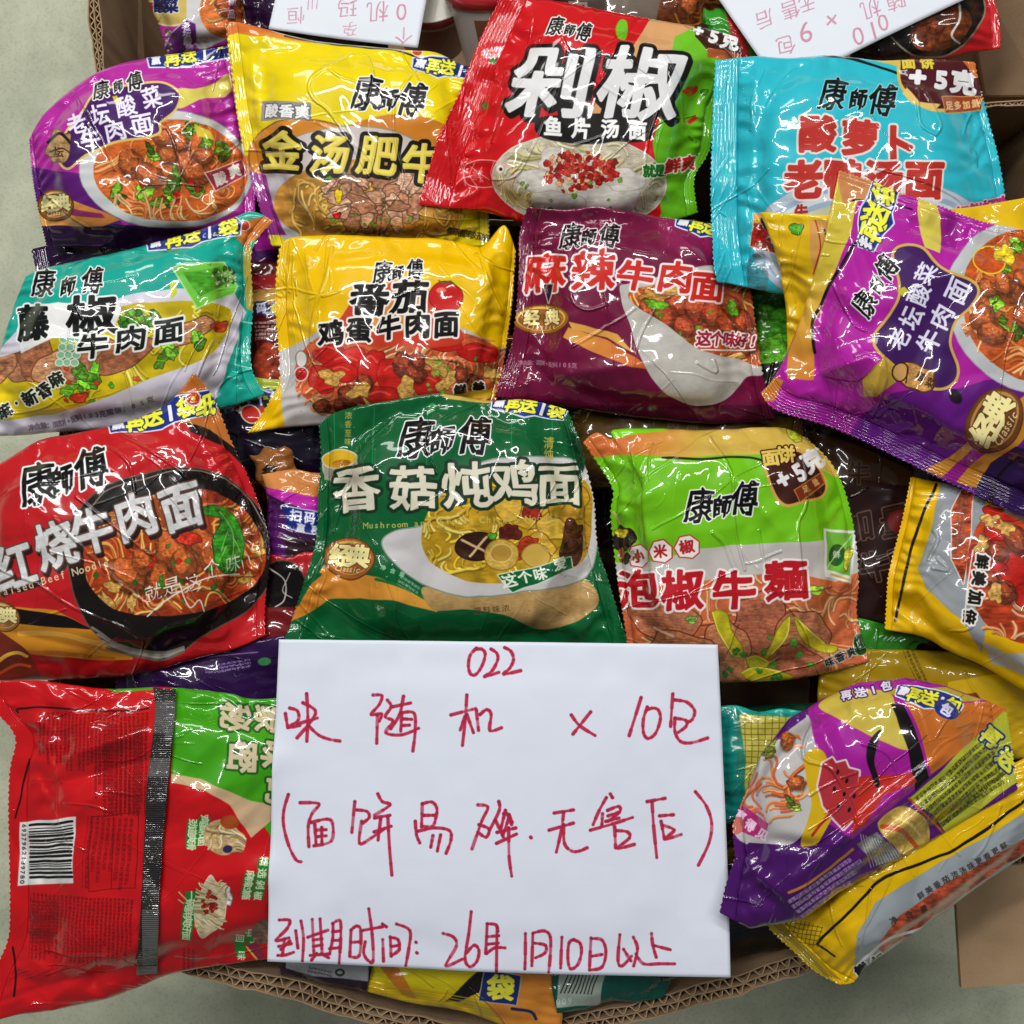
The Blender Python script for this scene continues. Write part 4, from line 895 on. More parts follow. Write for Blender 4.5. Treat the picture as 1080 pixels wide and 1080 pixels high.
c.text('就是这个味', (160, 623), (250, 594), 19, 'f0ece6', bold=-.1, rot=-16, rough=.8, slant=.2, pos=[(161, 624), (180, 617), (202, 614), (222, 598), (246, 594)]); c.text('!!', (258, 597), (266, 592), 20, 'e8e4de', w=16, bold=0, slant=.3)
c.line([(156, 650), (180, 628), (220, 608), (254, 605)], 1.5, 'ece8e2'); c.line([(188, 614), (200, 640), (210, 632), (216, 644)], 1.4, 'e8e4de')
badge(c, 2, 650, 18, 16, 0, 'a87030', 'e8c880', classic=False); c.fill([(-20, 668), (14, 676), (34, 700), (34, 730), (-45, 730)], '6a2418', smooth=True); c.line([(-10, 704), (14, 690), (26, 694)], 4, 'd8a838'); c.line([(-10, 716), (14, 704), (30, 706)], 3, 'c0481c')
ribbon(c, (118, 449), (224, 424), 18, '赢再送1袋纸'); c.ell(204, 420, 7, 7, 'b83418', out=[(1.4, 'd8d0e0')]); c.ell(204, 420, 2.6, 2.6, 'e8c030')
c.creases(30, 9); c.crease([(110, 470), (135, 490), (142, 520)], 2.4, 1.2); c.crease([(118, 455), (165, 482), (195, 505), (215, 545), (235, 600)], 2.4, 1.3); c.crease([(80, 525), (120, 555), (150, 580), (160, 585)], 2.4, 1.3)
c.crease([(60, 548), (90, 580), (110, 600), (160, 640), (170, 650)], 2.6, 1.3); c.crease([(0, 600), (40, 615), (80, 640), (130, 660), (150, 675)], 2.4, 1.2); c.crease([(215, 520), (220, 560), (225, 600), (240, 630)], 2.2, 1.1); c.creases(10, 91, box=(0, 440, 120, 520))
packet('noodle_packet', 'bright red braised beef packet with black bowl at the left edge', 'noodle packet', GRP, c,
       T=[(-34, 508), (0, 487), (41, 463), (75, 456), (110, 449), (155, 436), (184, 418), (205, 392)], B=[(-34, 722), (40, 722), (135, 718), (200, 702), (250, 688), (284, 672)],
       L=[(-36, 580), (-36, 660)], R=[(226, 416), (246, 462), (268, 507), (286, 560), (287, 600), (284, 640)], z=(-2, -2, -22, -16), bulge=26, seed=39, folds=[((-20, 660), (160, 700), 20, -4), ((200, 440), (250, 530), 16, 4)], seals=(0, .03), power=2.3)

# ---- 11 lime green pickled pepper (before the mushroom one)
c = Sheet(605, 435, 935, 745, '6cb814')
c.fill([(605, 435), (935, 435), (935, 520), (880, 500), (840, 482), (800, 480), (720, 484), (650, 478), (605, 484)], ('cc6c34', 'c8a848', (650, 460), (740, 462))); c.line([(700, 484), (740, 486), (790, 484), (812, 492), (822, 506)], 2.4, '1a1408')
c.fill([(605, 435), (640, 447), (645, 462), (720, 450), (740, 449), (700, 444), (650, 440)], '7ac81e')
c.fill([(625, 592), (680, 594), (730, 580), (790, 574), (850, 572), (935, 562), (935, 620), (640, 640)], 'b8b4ae'); c.fill([(640, 622), (720, 616), (780, 606), (840, 604), (880, 614), (935, 596), (935, 745), (605, 745), (640, 660)], 'c4643c', tex=.15)
c.clip = c.mask([(640, 622), (720, 616), (780, 606), (840, 604), (880, 614), (935, 596), (935, 745), (605, 745), (640, 660)])
c.noodles([(650, 610), (920, 610), (920, 740), (650, 740)], ['d07848', 'dc9468', 'c46238', 'e0a880', 'd49a68'], 150, 4, 2.4, 40)
for i, (x, y, rx, ry, a) in enumerate([(700, 655, 40, 22, 10), (800, 655, 26, 34, 10), (768, 690, 24, 40, -10), (850, 672, 34, 24, 40), (840, 704, 34, 22, 20), (720, 690, 40, 24, 10)]):
    c.blob(x, y, rx, ry, ['b06c4c', 'a86044', 'bc7850'][i % 3], a, i, .12, .3, 4, edge='6a2c18', ew=1.2)
    for k in range(7): c.line([(x - rx * .6, y - ry * .6 + k * ry * .2), (x, y - ry * .7 + k * ry * .22), (x + rx * .6, y - ry * .5 + k * ry * .2)], .7, ['8a3c20', 'c88860'][k % 2], alpha=.7)
for i, q in enumerate([[(752, 645), (758, 665), (772, 690), (782, 694), (784, 684), (772, 664), (766, 646)], [(832, 650), (830, 670), (815, 690), (806, 698), (814, 680), (822, 662)], [(838, 650), (852, 664), (872, 680), (886, 684), (880, 690), (862, 686), (844, 672)], [(790, 696), (800, 692), (812, 700), (808, 708), (794, 706)], [(784, 712), (800, 706), (826, 712), (838, 718), (820, 724), (796, 722)]]):
    c.fill(q, 'bcb020', smooth=True, out=[(1, '7a7414')], tex=.15); c.line([q[0], q[1], q[2]], 1.4, 'e4dc60')
c.bits(800, 695, 60, 25, ['4f9a34', '3c8a2c'], 14, 2, 4.5, 4); c.blob(730, 652, 6, 4, '8ab84c'); c.blob(858, 622, 8, 5, '9cc03c')
c.line([(690, 662), (710, 670)], 3, 'e0c0a0'); c.clip = None
c.text('泡椒牛麺', (671, 622), (828, 613), 42, 'b01420', bold=1.6, out=[(2.3, 'e8e0dc')], rough=1.2, slant=.05, pos=[(671, 622), (720, 622), (773, 622), (828, 612)], rot=-4, w=46)
for x, y, ch in ((672, 586, '小'), (698, 581, '米'), (725, 577, '椒')):
    c.fill([(x - 12, y), (x - 7, y - 10), (x + 3, y - 12), (x + 12, y - 5), (x + 12, y + 6), (x + 5, y + 12), (x - 7, y + 10)], 'e6e0dc', out=[(1.2, 'b02020')]); c.text(ch, (x, y), (x, y), 15, 'b01c20', bold=.6, rot=-8)
brand(c, [(738, 534), (762, 535), (785, 528)], 32, rot=-3)
c.fill([(806, 482), (820, 476), (846, 478), (868, 500), (868, 520), (846, 528), (826, 532), (812, 512)], '3c1810', smooth=True, out=[(3, 'c89a48')]); c.text('面饼', (812, 484), (829, 480), 19, 'd8bc58', bold=.9, out=[(1.4, '2a140c')], rot=-6)
c.text('+5克', (830, 506), (862, 486), 25, 'dcdcdc', bold=1.4, rot=-32, pos=[(824, 507), (842, 498), (858, 484)]); c.fill([(836, 518), (866, 498), (870, 508), (842, 530)], '7a2c18', out=[(1, 'b8843c')]); c.text('足量', (848, 516), (860, 508), 8, 'd0a060', bold=.3, rot=-30)
c.blob(838, 455, 8, 12, 'a8b030', -30, 4)
c.fill([(871, 557), (905, 560), (901, 617), (869, 608)], 'dcdedc'); c.fill([(874, 560), (902, 563), (899, 608), (872, 601)], '6fb83c'); c.ell(884, 586, 9, 12, '1c5c24', 20); c.line([(872, 600), (902, 564)], 1, 'd0e0b0'); c.blob(896, 590, 4, 12, 'c8c840', 15); c.text('鲜', (884, 586), (884, 586), 9, 'd8e8d0', bold=.1); c.line([(876, 606), (898, 612)], 2.2, 'c8b030')
c.blob(656, 568, 13, 12, '1c1410', 0, 4); c.blob(654, 562, 8, 4, 'b8a428'); c.line([(645, 540), (652, 552)], 2.4, 'c8a878'); c.bits(662, 585, 12, 8, ['a0502c', 'c8b8a0', '241810'], 14, 2, 4); c.text('味香爽', (876, 700), (900, 690), 10, '181410', bold=.3, out=[(1.2, 'a0a49c')])
c.ell(910, 682, 8, 11, '183a18', out=[(1, '8ab07c')]); c.fill([(605, 735), (830, 724), (935, 706), (935, 745), (605, 745)], '4a4a40')
c.creases(28, 11); c.crease([(748, 460), (770, 500), (775, 560), (785, 600)], 2.2, 1.1); c.crease([(752, 562), (765, 575), (775, 600)], 3.4, 1.3); c.crease([(845, 480), (850, 530), (840, 560), (846, 620)], 2.2, 1); c.crease([(800, 560), (810, 610), (840, 650), (860, 690)], 2.2, 1.1); c.creases(10, 111, ang=100, L=70, box=(640, 440, 720, 560))
packet('noodle_packet', 'lime green pickled pepper beef packet with orange top band right of the mushroom packet', 'noodle packet', GRP, c,
       T=[(613, 465), (628, 455), (644, 462), (646, 452), (690, 450), (730, 452), (780, 450), (827, 449), (848, 458)], B=[(662, 716), (720, 724), (765, 724), (827, 722), (880, 712), (920, 700)],
       L=[(630, 490), (645, 517), (642, 545), (649, 614), (656, 660)], R=[(874, 480), (892, 511), (905, 563), (909, 614), (908, 653)], z=(-8, -14, -24, -22), bulge=25, seed=41, folds=[((745, 470), (830, 570), 18, 4), ((840, 560), (850, 690), 16, 4), ((665, 470), (680, 580), 14, 3)], seals=(.03, .03))

# ---- 10 green mushroom chicken
c = Sheet(280, 400, 685, 715, '0a5a2e')
for x in (352, 395, 452, 540, 583): c.line([(x, 430), (x - 2, 500)], .8, '1c8a50', smooth=False)
c.fill([(280, 636), (312, 640), (330, 612), (345, 590), (360, 600), (400, 610), (462, 636), (462, 645), (420, 636), (380, 630), (346, 632), (320, 650), (290, 664)], ('c87c28', 'd89838', (320, 640), (450, 640))); c.line([(312, 625), (336, 606)], 4, '0a5a2e'); c.line([(398, 612), (436, 624), (462, 638)], 3, '1c6b2c')
c.fill([(448, 618), (500, 628), (560, 622), (612, 606), (636, 634), (612, 656), (580, 666), (556, 660), (530, 648), (484, 642), (456, 642)], 'b08e58', smooth=True, tex=.12)
c.fill([(404, 574), (418, 560), (450, 552), (462, 520), (500, 492), (560, 482), (610, 486), (634, 520), (632, 580), (618, 612), (560, 622), (500, 628), (460, 620), (424, 600)], 'c3c0c0', smooth=True, out=[(1.4, '7a8a78')])
sp = [(446, 572), (452, 540), (475, 515), (520, 498), (580, 494), (618, 505), (628, 540), (620, 588), (590, 606), (540, 614), (490, 612), (460, 596)]
c.fill(sp, 'b08a1c', smooth=True, tex=.25, texs=12); c.clip = c.mask(sp, True)
c.noodles([(446, 500), (540, 500), (540, 615), (446, 615)], ['d0ac38', 'e0c45c', 'b8921c', 'c8a028'], 90, 7, 2.8, 30)
for i, (x, y, rx, ry) in enumerate([(560, 542, 22, 16), (585, 555, 20, 14), (600, 530, 22, 22), (570, 580, 18, 14), (534, 528, 20, 14), (612, 565, 16, 20), (590, 590, 16, 10)]):
    c.blob(x, y, rx, ry, ['c49a2c', 'd0a83c', 'b88a24'][i % 3], i * 20, i + 5, .14, .22, 7, edge='7a5a14', ew=1.2); c.line([(x - rx * .5, y - ry * .3), (x + rx * .3, y - ry * .5)], 2, 'ecd070', alpha=.7)
c.blob(604, 575, 14, 26, '4a2410', 10, 5, .2, .5); c.blob(537, 560, 12, 8, '5a1c14', 0, 3); c.blob(560, 540, 10, 7, '8a2418', 20, 3); c.blob(554, 576, 14, 9, 'a03018', -50, 8)
c.ell(502, 576, 22, 14, '32190c', -6, out=[(1.2, '1c0e06')], tex=.4); c.line([(486, 570), (518, 584)], 2.6, 'c8a878'); c.line([(512, 566), (494, 586)], 2.6, 'c8a878'); c.ell(529, 584, 18, 16, 'c8a448', 0, out=[(1.2, '8a6a20')], tex=.2); c.ell(529, 582, 11, 9, 'b8903a', out=[(1, 'e0c878')]); c.ell(565, 585, 14, 12, 'c8a448', 20, out=[(1, '8a6a20')]); c.blob(518, 565, 5, 3, '4a8a24')
c.clip = None
c.ell(358, 492, 19, 18, 'b8b4a8'); c.fill([(341, 486), (376, 486), (376, 508), (341, 506)], '9a9484'); c.ell(358, 484, 18, 10, 'c8a018', out=[(1.4, 'c8c4bc')]); c.ell(360, 489, 10, 4, 'a06a18', tex=.4)
c.text('香菇炖鸡面', (378, 520), (590, 512), 48, 'd6d0bc', bold=1.2, out=[(2.2, '8a7a34'), (3.4, '14301c')], rough=1.8, seed=12, pos=[(376, 518), (436, 516), (492, 514), (542, 511), (590, 512)], w=52)
brand(c, [(440, 463), (467, 467), (500, 462)], 39, rot=-1)
c.text('Mushroom and Stewed Chicken Noodle', (386, 554), (586, 545), 9, 'c8b454', w=9, bold=.1, rot=-2)
badge(c, 368, 589, 27, 22, 4, 'a0602c', 'e0aa50')
c.text('净含量', (405, 600), (425, 606), 6, 'c8d8c0', bold=.1); c.micro((424, 606), (446, 618), 12, 5, 'b8c8b0', 4, .6)
c.fill([(526, 606), (560, 598), (602, 588), (606, 600), (570, 612), (540, 624)], '0c5c30', out=[(1.2, 'd0d8c4')]); c.text('这个味爱', (536, 612), (594, 595), 15, 'e6ecd8', bold=.5, rot=-12, pos=[(537, 612), (552, 608), (568, 604), (590, 595)])
for i, ch in enumerate('浓香至味'): c.text(ch, (367, 438 + i * 9), (367, 438 + i * 9), 8, 'b8a84c', bold=.1)
for i, ch in enumerate('清炖'): c.text(ch, (579, 466 + i * 12), (579, 466 + i * 12), 12, 'c0b04c', bold=.2)
c.ell(456, 429, 4, 4, '3a8a50'); c.text('调料味浓', (502, 644), (532, 641), 8, '5a4424', bold=.1)
c.fill([(465, 415), (530, 421), (520, 425), (470, 420)], 'c8a848'); ribbon(c, (522, 424), (594, 433), 15, '赢再送1袋')
c.fill([(600, 450), (617, 470), (614, 500), (604, 470)], '0c3a20')
c.creases(30, 10); c.creases(16, 101, L=80, ang=95, box=(335, 430, 420, 620)); c.creases(12, 102, L=60, box=(520, 500, 640, 640)); c.crease([(455, 438), (450, 470), (462, 500)], 2.2, 1); c.crease([(415, 440), (380, 480), (350, 560)], 2.2, 1)
packet('noodle_packet', 'dark green mushroom stewed chicken packet right above the white sheet', 'noodle packet', GRP, c,
       T=[(335, 446), (354, 434), (394, 426), (435, 419), (468, 415), (517, 421), (556, 420), (600, 430)], B=[(292, 690), (360, 696), (460, 698), (560, 696), (668, 690)],
       L=[(337, 480), (334, 520), (330, 578), (312, 634)], R=[(612, 460), (620, 490), (630, 530), (634, 575), (648, 622)], z=(-4, -8, -24, -24), bulge=25, seed=40, folds=[((350, 450), (345, 620), 14, 4), ((620, 520), (560, 650), 16, 4), ((590, 440), (610, 500), 12, 3)], seals=(.04, .04))

# ---- 12 yellow tomato packet at the right edge
c = Sheet(915, 480, 1150, 770, 'dcae06')
c.fill([(990, 505), (1040, 512), (1040, 660), (1034, 690), (1016, 656), (978, 622), (968, 600), (985, 550)], '8f9498', smooth=False); c.fill([(1014, 515), (1026, 520), (1024, 560), (1016, 616), (1004, 590), (1004, 540)], 'b04a28', tex=.5, out=[(1.2, 'd8d4d0')])
c.micro((1012, 520), (1002, 600), -10, 4, '4a5054', 4, .6)
c.ell(1085, 600, 66, 78, 'a83a1c', 0, tex=.4, texs=10); c.clip = c.mask([(1026, 520), (1150, 520), (1150, 690), (1040, 668), (1020, 640), (1022, 570)])
c.noodles([(1020, 600), (1150, 600), (1150, 690), (1020, 690)], ['c88050', 'd89a70', 'b85c34'], 50, 4, 2.6, 40, 60)
for i, (x, y, rx, ry) in enumerate([(1062, 540, 24, 10), (1078, 600, 20, 22), (1050, 560, 12, 10), (1082, 628, 12, 12), (1040, 590, 12, 22)]): c.blob(x, y, rx, ry, 'b42018', i * 30, i, .15, .2, 8)
for i, (x, y, r) in enumerate([(1072, 570, 14), (1052, 582, 10), (1060, 625, 12), (1045, 610, 9)]): c.meat(x, y, r, i, '7a3820')
for i, (x, y) in enumerate([(1045, 550), (1060, 558), (1050, 625), (1036, 575)]): c.blob(x, y, 9, 7, 'c89a50', i * 40, i, .35, .4, 3)
c.clip = None; c.fill([(1034, 676), (1060, 690), (1150, 680), (1150, 740), (1046, 702)], 'b0b0b2')
c.text('鲜美加倍', (1034, 592), (1022, 652), 15, '15110c', bold=.8, out=[(2, 'e6e2dc')], rot=98, pos=[(1036, 592), (1032, 610), (1028, 630), (1022, 650)]); c.line([(1026, 580), (1020, 620), (1016, 658)], 1.6, 'e0dcd6')
c.line([(986, 508), (972, 545), (960, 580), (950, 620), (943, 655)], 3, '15110a')
c.creases(16, 12); c.crease([(980, 590), (990, 570), (986, 560)], 3, 1.3); c.crease([(985, 600), (1000, 602), (990, 590)], 3, 1.3)
packet('noodle_packet', 'yellow and silver tomato packet on its side at the right edge', 'noodle packet', GRP, c,
       T=[(959, 500), (1000, 508), (1060, 520), (1150, 540)], B=[(931, 665), (972, 673), (1000, 688), (1040, 706), (1090, 735), (1150, 750)],
       L=[(950, 545), (936, 600), (933, 630)], R=[(1150, 600), (1150, 690)], z=(-16, -12, -8, -14), bulge=20, seed=42, seals=(.03, 0))

# ---- 8 tilted purple packet (its left end points down in the picture)
c = Sheet(785, 165, 1160, 600, 'a81e96')
c.fill([(828, 372), (848, 310), (870, 250), (886, 175), (915, 170), (905, 215), (893, 260), (872, 310), (858, 340), (856, 400), (842, 400), (828, 400)], ('cdb93c', 'c88030', (880, 280), (850, 390)))
c.fill([(876, 165), (925, 170), (960, 204), (930, 210), (890, 215)], 'c88450'); c.line([(917, 232), (896, 268), (866, 318), (856, 340), (858, 372)], 3.4, '150d14'); c.line([(900, 212), (938, 215), (962, 222)], 2, '150d14')
c.fill([(790, 408), (808, 396), (824, 402), (812, 424), (795, 424)], 'c07830')
c.fill([(880, 480), (905, 440), (940, 415), (975, 408), (1010, 410), (1040, 400), (1160, 395), (1160, 600), (900, 500)], '5c1474', smooth=False); c.fill([(800, 430), (860, 425), (905, 440), (880, 480), (830, 450)], '8a1880', f=5)
c.fill([(911, 400), (926, 385), (935, 376), (950, 390), (944, 404), (925, 418), (912, 418)], 'c4a03c'); c.fill([(967, 210), (985, 212), (992, 230), (990, 268), (975, 262), (968, 240)], 'd0c050'); c.fill([(992, 224), (1012, 226), (1006, 262), (990, 258)], '8c1880')
c.fill([(975, 498), (1000, 484), (1030, 458), (1060, 430), (1100, 400), (1100, 440), (1062, 480), (1040, 520), (1020, 515), (1000, 508)], 'c0832c'); c.fill([(995, 505), (1018, 482), (1040, 462), (1050, 472), (1025, 492), (1008, 512)], '8c1880'); c.fill([(1030, 520), (1045, 490), (1070, 470), (1160, 500), (1160, 600), (1040, 560)], '2a0f44'); c.line([(1044, 540), (1054, 505), (1075, 480)], 4, '140a10')
c.ell(1085, 322, 92, 84, 'b9bcbe', 62, out=[(1, '9a86a0')]); c.ell(1090, 322, 82, 74, 'b85220', 62, tex=.3); c.clip = c.mask([(1090 + 80 * math.cos(t), 322 + 74 * math.sin(t)) for t in np.linspace(0, 6.28, 40)])
c.noodles([(1000, 330), (1160, 330), (1160, 410), (1000, 410)], ['d0642c', 'e08848', 'e8a46c'], 70, 4, 2.4, 50, -50); c.noodles([(1000, 240), (1160, 240), (1160, 330), (1000, 330)], ['c8602c', 'd88040'], 40, 5, 2.2, 50, -50)
for i, (x, y, r) in enumerate([(1048, 315, 14), (1078, 345, 14), (1058, 290, 11), (1090, 300, 16), (1050, 345, 10), (1072, 260, 14)]): c.greens(x, y, r, i)
for i, (x, y, r) in enumerate([(1036, 335, 15), (1046, 352, 13), (1064, 308, 14), (1058, 300, 12), (1082, 335, 16), (1040, 305, 10), (1080, 295, 12)]): c.meat(x, y, r, i + 70)
c.clip = None; c.ell(1044, 275, 16, 14, 'b84c1c', out=[(1.5, 'e0c020')], tex=.2); c.blob(1060, 268, 12, 10, 'd8b828', 20, 3)
c.fill([(944, 270), (955, 261), (972, 264), (984, 278), (1000, 290), (1022, 298), (1030, 308), (1022, 322), (1006, 340), (1000, 362), (1008, 388), (1002, 404), (985, 408), (960, 395), (932, 372), (925, 356), (936, 340), (950, 320), (952, 300)], '3c1858', smooth=True, out=[(3, 'c8a64a')])
c.text('老坛酸菜', (949, 357), (981, 291), 23, 'dcdcec', bold=.5, rot=-65, w=22, pos=[(950, 358), (962, 336), (971, 313), (978, 291)]); c.fill([(948, 308), (956, 304), (962, 310), (954, 314)], 'b8b024')
c.text('牛肉面', (980, 360), (1010, 308), 25, 'dcdcec', bold=.6, rot=-62, pos=[(980, 360), (993, 335), (1010, 308)])
brand(c, [(914, 321), (927, 302), (937, 284)], 24, rot=-60)
c.blob(966, 398, 22, 13, 'bf8a4a', 20, 5, .15, .35, edge='4a2a10', ew=1.6); c.ell(950, 392, 7, 10, 'cc9a58', 20, out=[(1.5, '3a200c')]); c.line([(958, 386), (956, 404)], 1.6, '3a200c'); c.text('酸菜', (972, 398), (982, 404), 10, '3a200c', bold=.3, rot=25); c.ell(1007, 418, 6, 9, '18101c', -40)
badge(c, 1048, 444, 36, 27, -62, '6f4220', 'b8884c')
ribbon(c, (915, 258), (937, 196), 22, '扫再送1袋')
c.creases(30, 8); c.creases(14, 81, L=80, ang=60, box=(850, 340, 940, 440)); c.crease([(905, 375), (930, 372), (935, 400), (918, 440)], 3, 1.2); c.crease([(868, 395), (905, 400), (935, 375)], 2.6, 1.1); c.crease([(880, 300), (900, 340), (915, 350)], 2.4, 1.1); c.crease([(925, 440), (935, 430), (945, 432)], 3, 1.2)
packet('noodle_packet', 'magenta sauerkraut packet tilted on its side at the right edge under the turquoise one', 'noodle packet', GRP, c,
       T=[(798, 416), (812, 400), (826, 374), (838, 345), (848, 317), (868, 262), (878, 218), (886, 181)], B=[(1160, 584), (1166, 480), (1166, 380), (1162, 262)],
       L=[(814, 434), (860, 448), (900, 464), (950, 488), (999, 512), (1080, 548)], R=[(920, 192), (951, 204), (985, 215), (1033, 232), (1090, 244)], z=(2, 10, 4, -4), bulge=24, seed=38, folds=[((850, 398), (940, 370), 22, 6), ((935, 372), (915, 445), 18, 6), ((880, 440), (1010, 480), 20, -5), ((880, 300), (925, 340), 16, 4)], seals=(.085, .03), crimp=.0004)

# ================================================================== front of the box
def p(c):
    c.fill([(380, 1000), (520, 1000), (512, 1050), (470, 1046), (380, 1034)], 'c8b810'); c.fill([(398, 1015), (420, 1018), (432, 1040), (440, 1054), (425, 1050), (412, 1034)], 'b87020')
    c.fill([(505, 1025), (516, 1020), (506, 1048), (484, 1056), (470, 1056)], '17120e')
    for i in range(5): c.line([(400, 1042 + i * 3), (470, 1048 + i * 3), (560, 1070 + i * 3)], 1, 'a89810', smooth=True)
    c.fill([(518, 1000), (590, 1000), (600, 1100), (540, 1090), (510, 1056)], 'c07a2c'); c.fill([(512, 1024), (548, 1030), (544, 1060), (506, 1056)], '1c2660', out=[(1, 'b0a890')]); c.text('袋', (528, 1043), (528, 1043), 27, 'd8d43c', bold=1.3, rot=4)
    c.line([(540, 1064), (560, 1066), (566, 1074)], 3, '1c2248')
filler('noodle_packet', 'yellow and orange packet hanging over the front box rim below the white sheet', [(378, 985), (592, 985), (592, 1092), (386, 1046)], -22, 'c8a410', p, seed=51, seals=(0, 0), bulge=8, group=GRP)
def p(c):
    c.fill([(590, 1020), (640, 1022), (632, 1060), (588, 1064)], '98a498')
    for i in range(9): c.line([(600 + i * 4, 1026), (592 + i * 4, 1048)], 1.2, '14201c', smooth=False)
    c.text('009', (590, 1057), (602, 1057), 9, 'c0ccc4', bold=.1)
filler('noodle_packet', 'dark teal packet with a barcode under the lower edge of the white sheet', [(586, 985), (740, 990), (700, 1052), (588, 1068)], -26, '0c4c40', p, seed=52, seals=(0, 0), bulge=7, group=GRP)
def p(c):
    c.fill([(300, 1005), (390, 1005), (388, 1034), (330, 1030), (300, 1020)], '8a8c90'); c.ell(359, 1026, 5, 4, '202020'); c.ell(359, 1026, 3, 2, '8a8c90'); c.micro((325, 1018), (352, 1024), 8, 4, '3a3a40', 3, .7)
    c.line([(290, 1020), (330, 1038), (385, 1046)], 4, '3a1430')
filler('noodle_packet', 'grey and dark purple packet end between the red packet and the front box rim', [(286, 985), (392, 990), (386, 1046), (296, 1028)], -28, '241420', p, seed=53, seals=(0, 0), bulge=6, group=GRP)

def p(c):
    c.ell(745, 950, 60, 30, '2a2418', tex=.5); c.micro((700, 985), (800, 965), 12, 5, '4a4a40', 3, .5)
filler('noodle_packet', 'added near-black packet standing in for the shade between the white sheet and the front rim', [(640, 925), (880, 900), (872, 985), (700, 1034)], -42, '14120e', p, seed=54, seals=(0, 0), bulge=7, group=GRP)  # added dark packet: covers the lit inner wall, stands in for shade
# ---- 13 red packet lying face down
c = Sheet(-45, 695, 345, 1100, 'c0141a')
c.fill([(180, 690), (345, 690), (345, 900), (300, 905), (275, 870), (235, 838), (180, 818), (182, 740)], '3f9a14'); c.fill([(180, 818), (210, 822), (236, 834), (262, 846), (300, 852), (345, 860), (345, 880), (290, 862), (262, 885), (240, 850), (215, 834), (180, 826)], 'c8aa84')
c.fill([(80, 712), (160, 716), (160, 728), (120, 730)], '4a9a18'); c.line([(18, 750), (20, 746), (60, 748), (110, 752), (155, 748)], 2, '2a0a0c'); c.line([(30, 800), (22, 830), (14, 862)], 2, '2a0a0c'); c.line([(8, 1002), (12, 1030), (10, 1056)], 2.4, '2a0a0c')
dk = '6a0c10'
for x0, y0, x1, L in ((40, 752, 70, 54), (70, 754, 100, 60), (100, 752, 156, 110)): c.micro((x1, y0), (x1, y0 + L), x1 - x0, 4.3, dk, x0, .8)
c.micro((150, 766), (150, 860), 40, 5, dk, 4, .7); c.micro((142, 864), (136, 940), 50, 6, dk, 5, .6); c.line([(96, 862), (146, 858), (143, 936), (94, 940), (96, 862)], .9, dk, smooth=False); c.line([(120, 862), (118, 938)], .8, dk, smooth=False)
c.micro((142, 948), (138, 1020), 112, 4.4, dk, 9, .8); c.micro((60, 950), (58, 1000), 30, 4.4, dk, 12, .6)
c.fill([(19, 866), (80, 861), (77, 931), (16, 936)], 'd8d8d4')
rr = np.random.RandomState(4); y = 868
while y < 928:
    w = [1.1, 1.9, 2.8, 1.1][rr.randint(4)]; c.line([(30, y + w / 2), (76, y - 3 + w / 2)], w, '141414', smooth=False, f=.25); y += w + [1.1, 1.8, 2.4][rr.randint(3)]
c.text('6937962139780', (24, 870), (21, 932), 6.6, '202020', bold=.15, rot=92, w=7.5)
c.text('秘密', (252, 755), (256, 792), 34, 'c8b896', bold=1.2, out=[(2.4, '1c5a18')], rot=93, pos=[(246, 758), (254, 800)], w=32); c.text('家味的', (285, 760), (290, 850), 30, 'c8b896', bold=1.2, out=[(2.4, '1c5a18')], rot=95, pos=[(280, 758), (287, 796), (291, 836)])
def strip(p, q, st, st2=None):
    p = np.array(p, float); q = np.array(q, float); d = q - p; n = np.array([-d[1], d[0]]) / np.hypot(*d)
    c.fill([p - d * .1 + n * 6, q + d * .1 + n * 6, q + d * .1 - n * 6, p - d * .1 - n * 6], '1f7a2c'); c.text(st, p, q, 10, 'd8e0b8', bold=.3, rot=91)
strip((214, 864), (211, 888), '鸡蛋和面'); strip((202, 868), (200, 892), '劲道爽滑'); strip((201, 942), (197, 986), '一碗鲜爽好面'); strip((276, 908), (272, 944), '精选剁椒'); strip((262, 922), (259, 944), '麻辣过瘾'); strip((264, 985), (270, 1000), '中辣'); strip((254, 992), (256, 1012), '回味')
c.ell(232, 884, 20, 18, 'bfa070', 30, tex=.3); c.noodles([(214, 870), (252, 870), (252, 902), (214, 902)], ['c8b080', 'd8c494', 'b09060'], 22, 4, 2.4, 20, 60); c.ell(240, 868, 10, 7, 'a0481c'); c.ell(238, 896, 5, 4, '2c2450')
c.blob(236, 944, 8, 12, 'ccc8c0', 0, 3); c.blob(222, 956, 16, 32, 'c8b894', 6, 6, .12, .2, 5, edge='e0d8c8'); c.noodles([(208, 930), (238, 930), (238, 985), (208, 985)], ['c0b080', 'b0a068', 'd0c498'], 30, 5, 1.8, 14); c.bits(220, 952, 8, 14, ['a01c14', 'c03020'], 26, 1, 2.6, 3)
c.line([(188, 938), (196, 946)], 1.6, 'c8a070'); c.line([(188, 946), (194, 950)], 1.4, 'c8a070'); c.ell(280, 985, 14, 14, '7a5a48', tex=.4); c.fill([(260, 1002), (272, 995), (282, 1010), (275, 1018)], '8a2440'); c.line([(262, 1002), (274, 1016)], 2, 'd8b040')
c.micro((208, 1000), (206, 1030), 14, 5, dk, 3, .7)
c.creases(30, 13); c.creases(16, 131, L=80, ang=5, box=(20, 1000, 160, 1075)); c.creases(14, 132, L=70, ang=0, box=(20, 730, 150, 850))
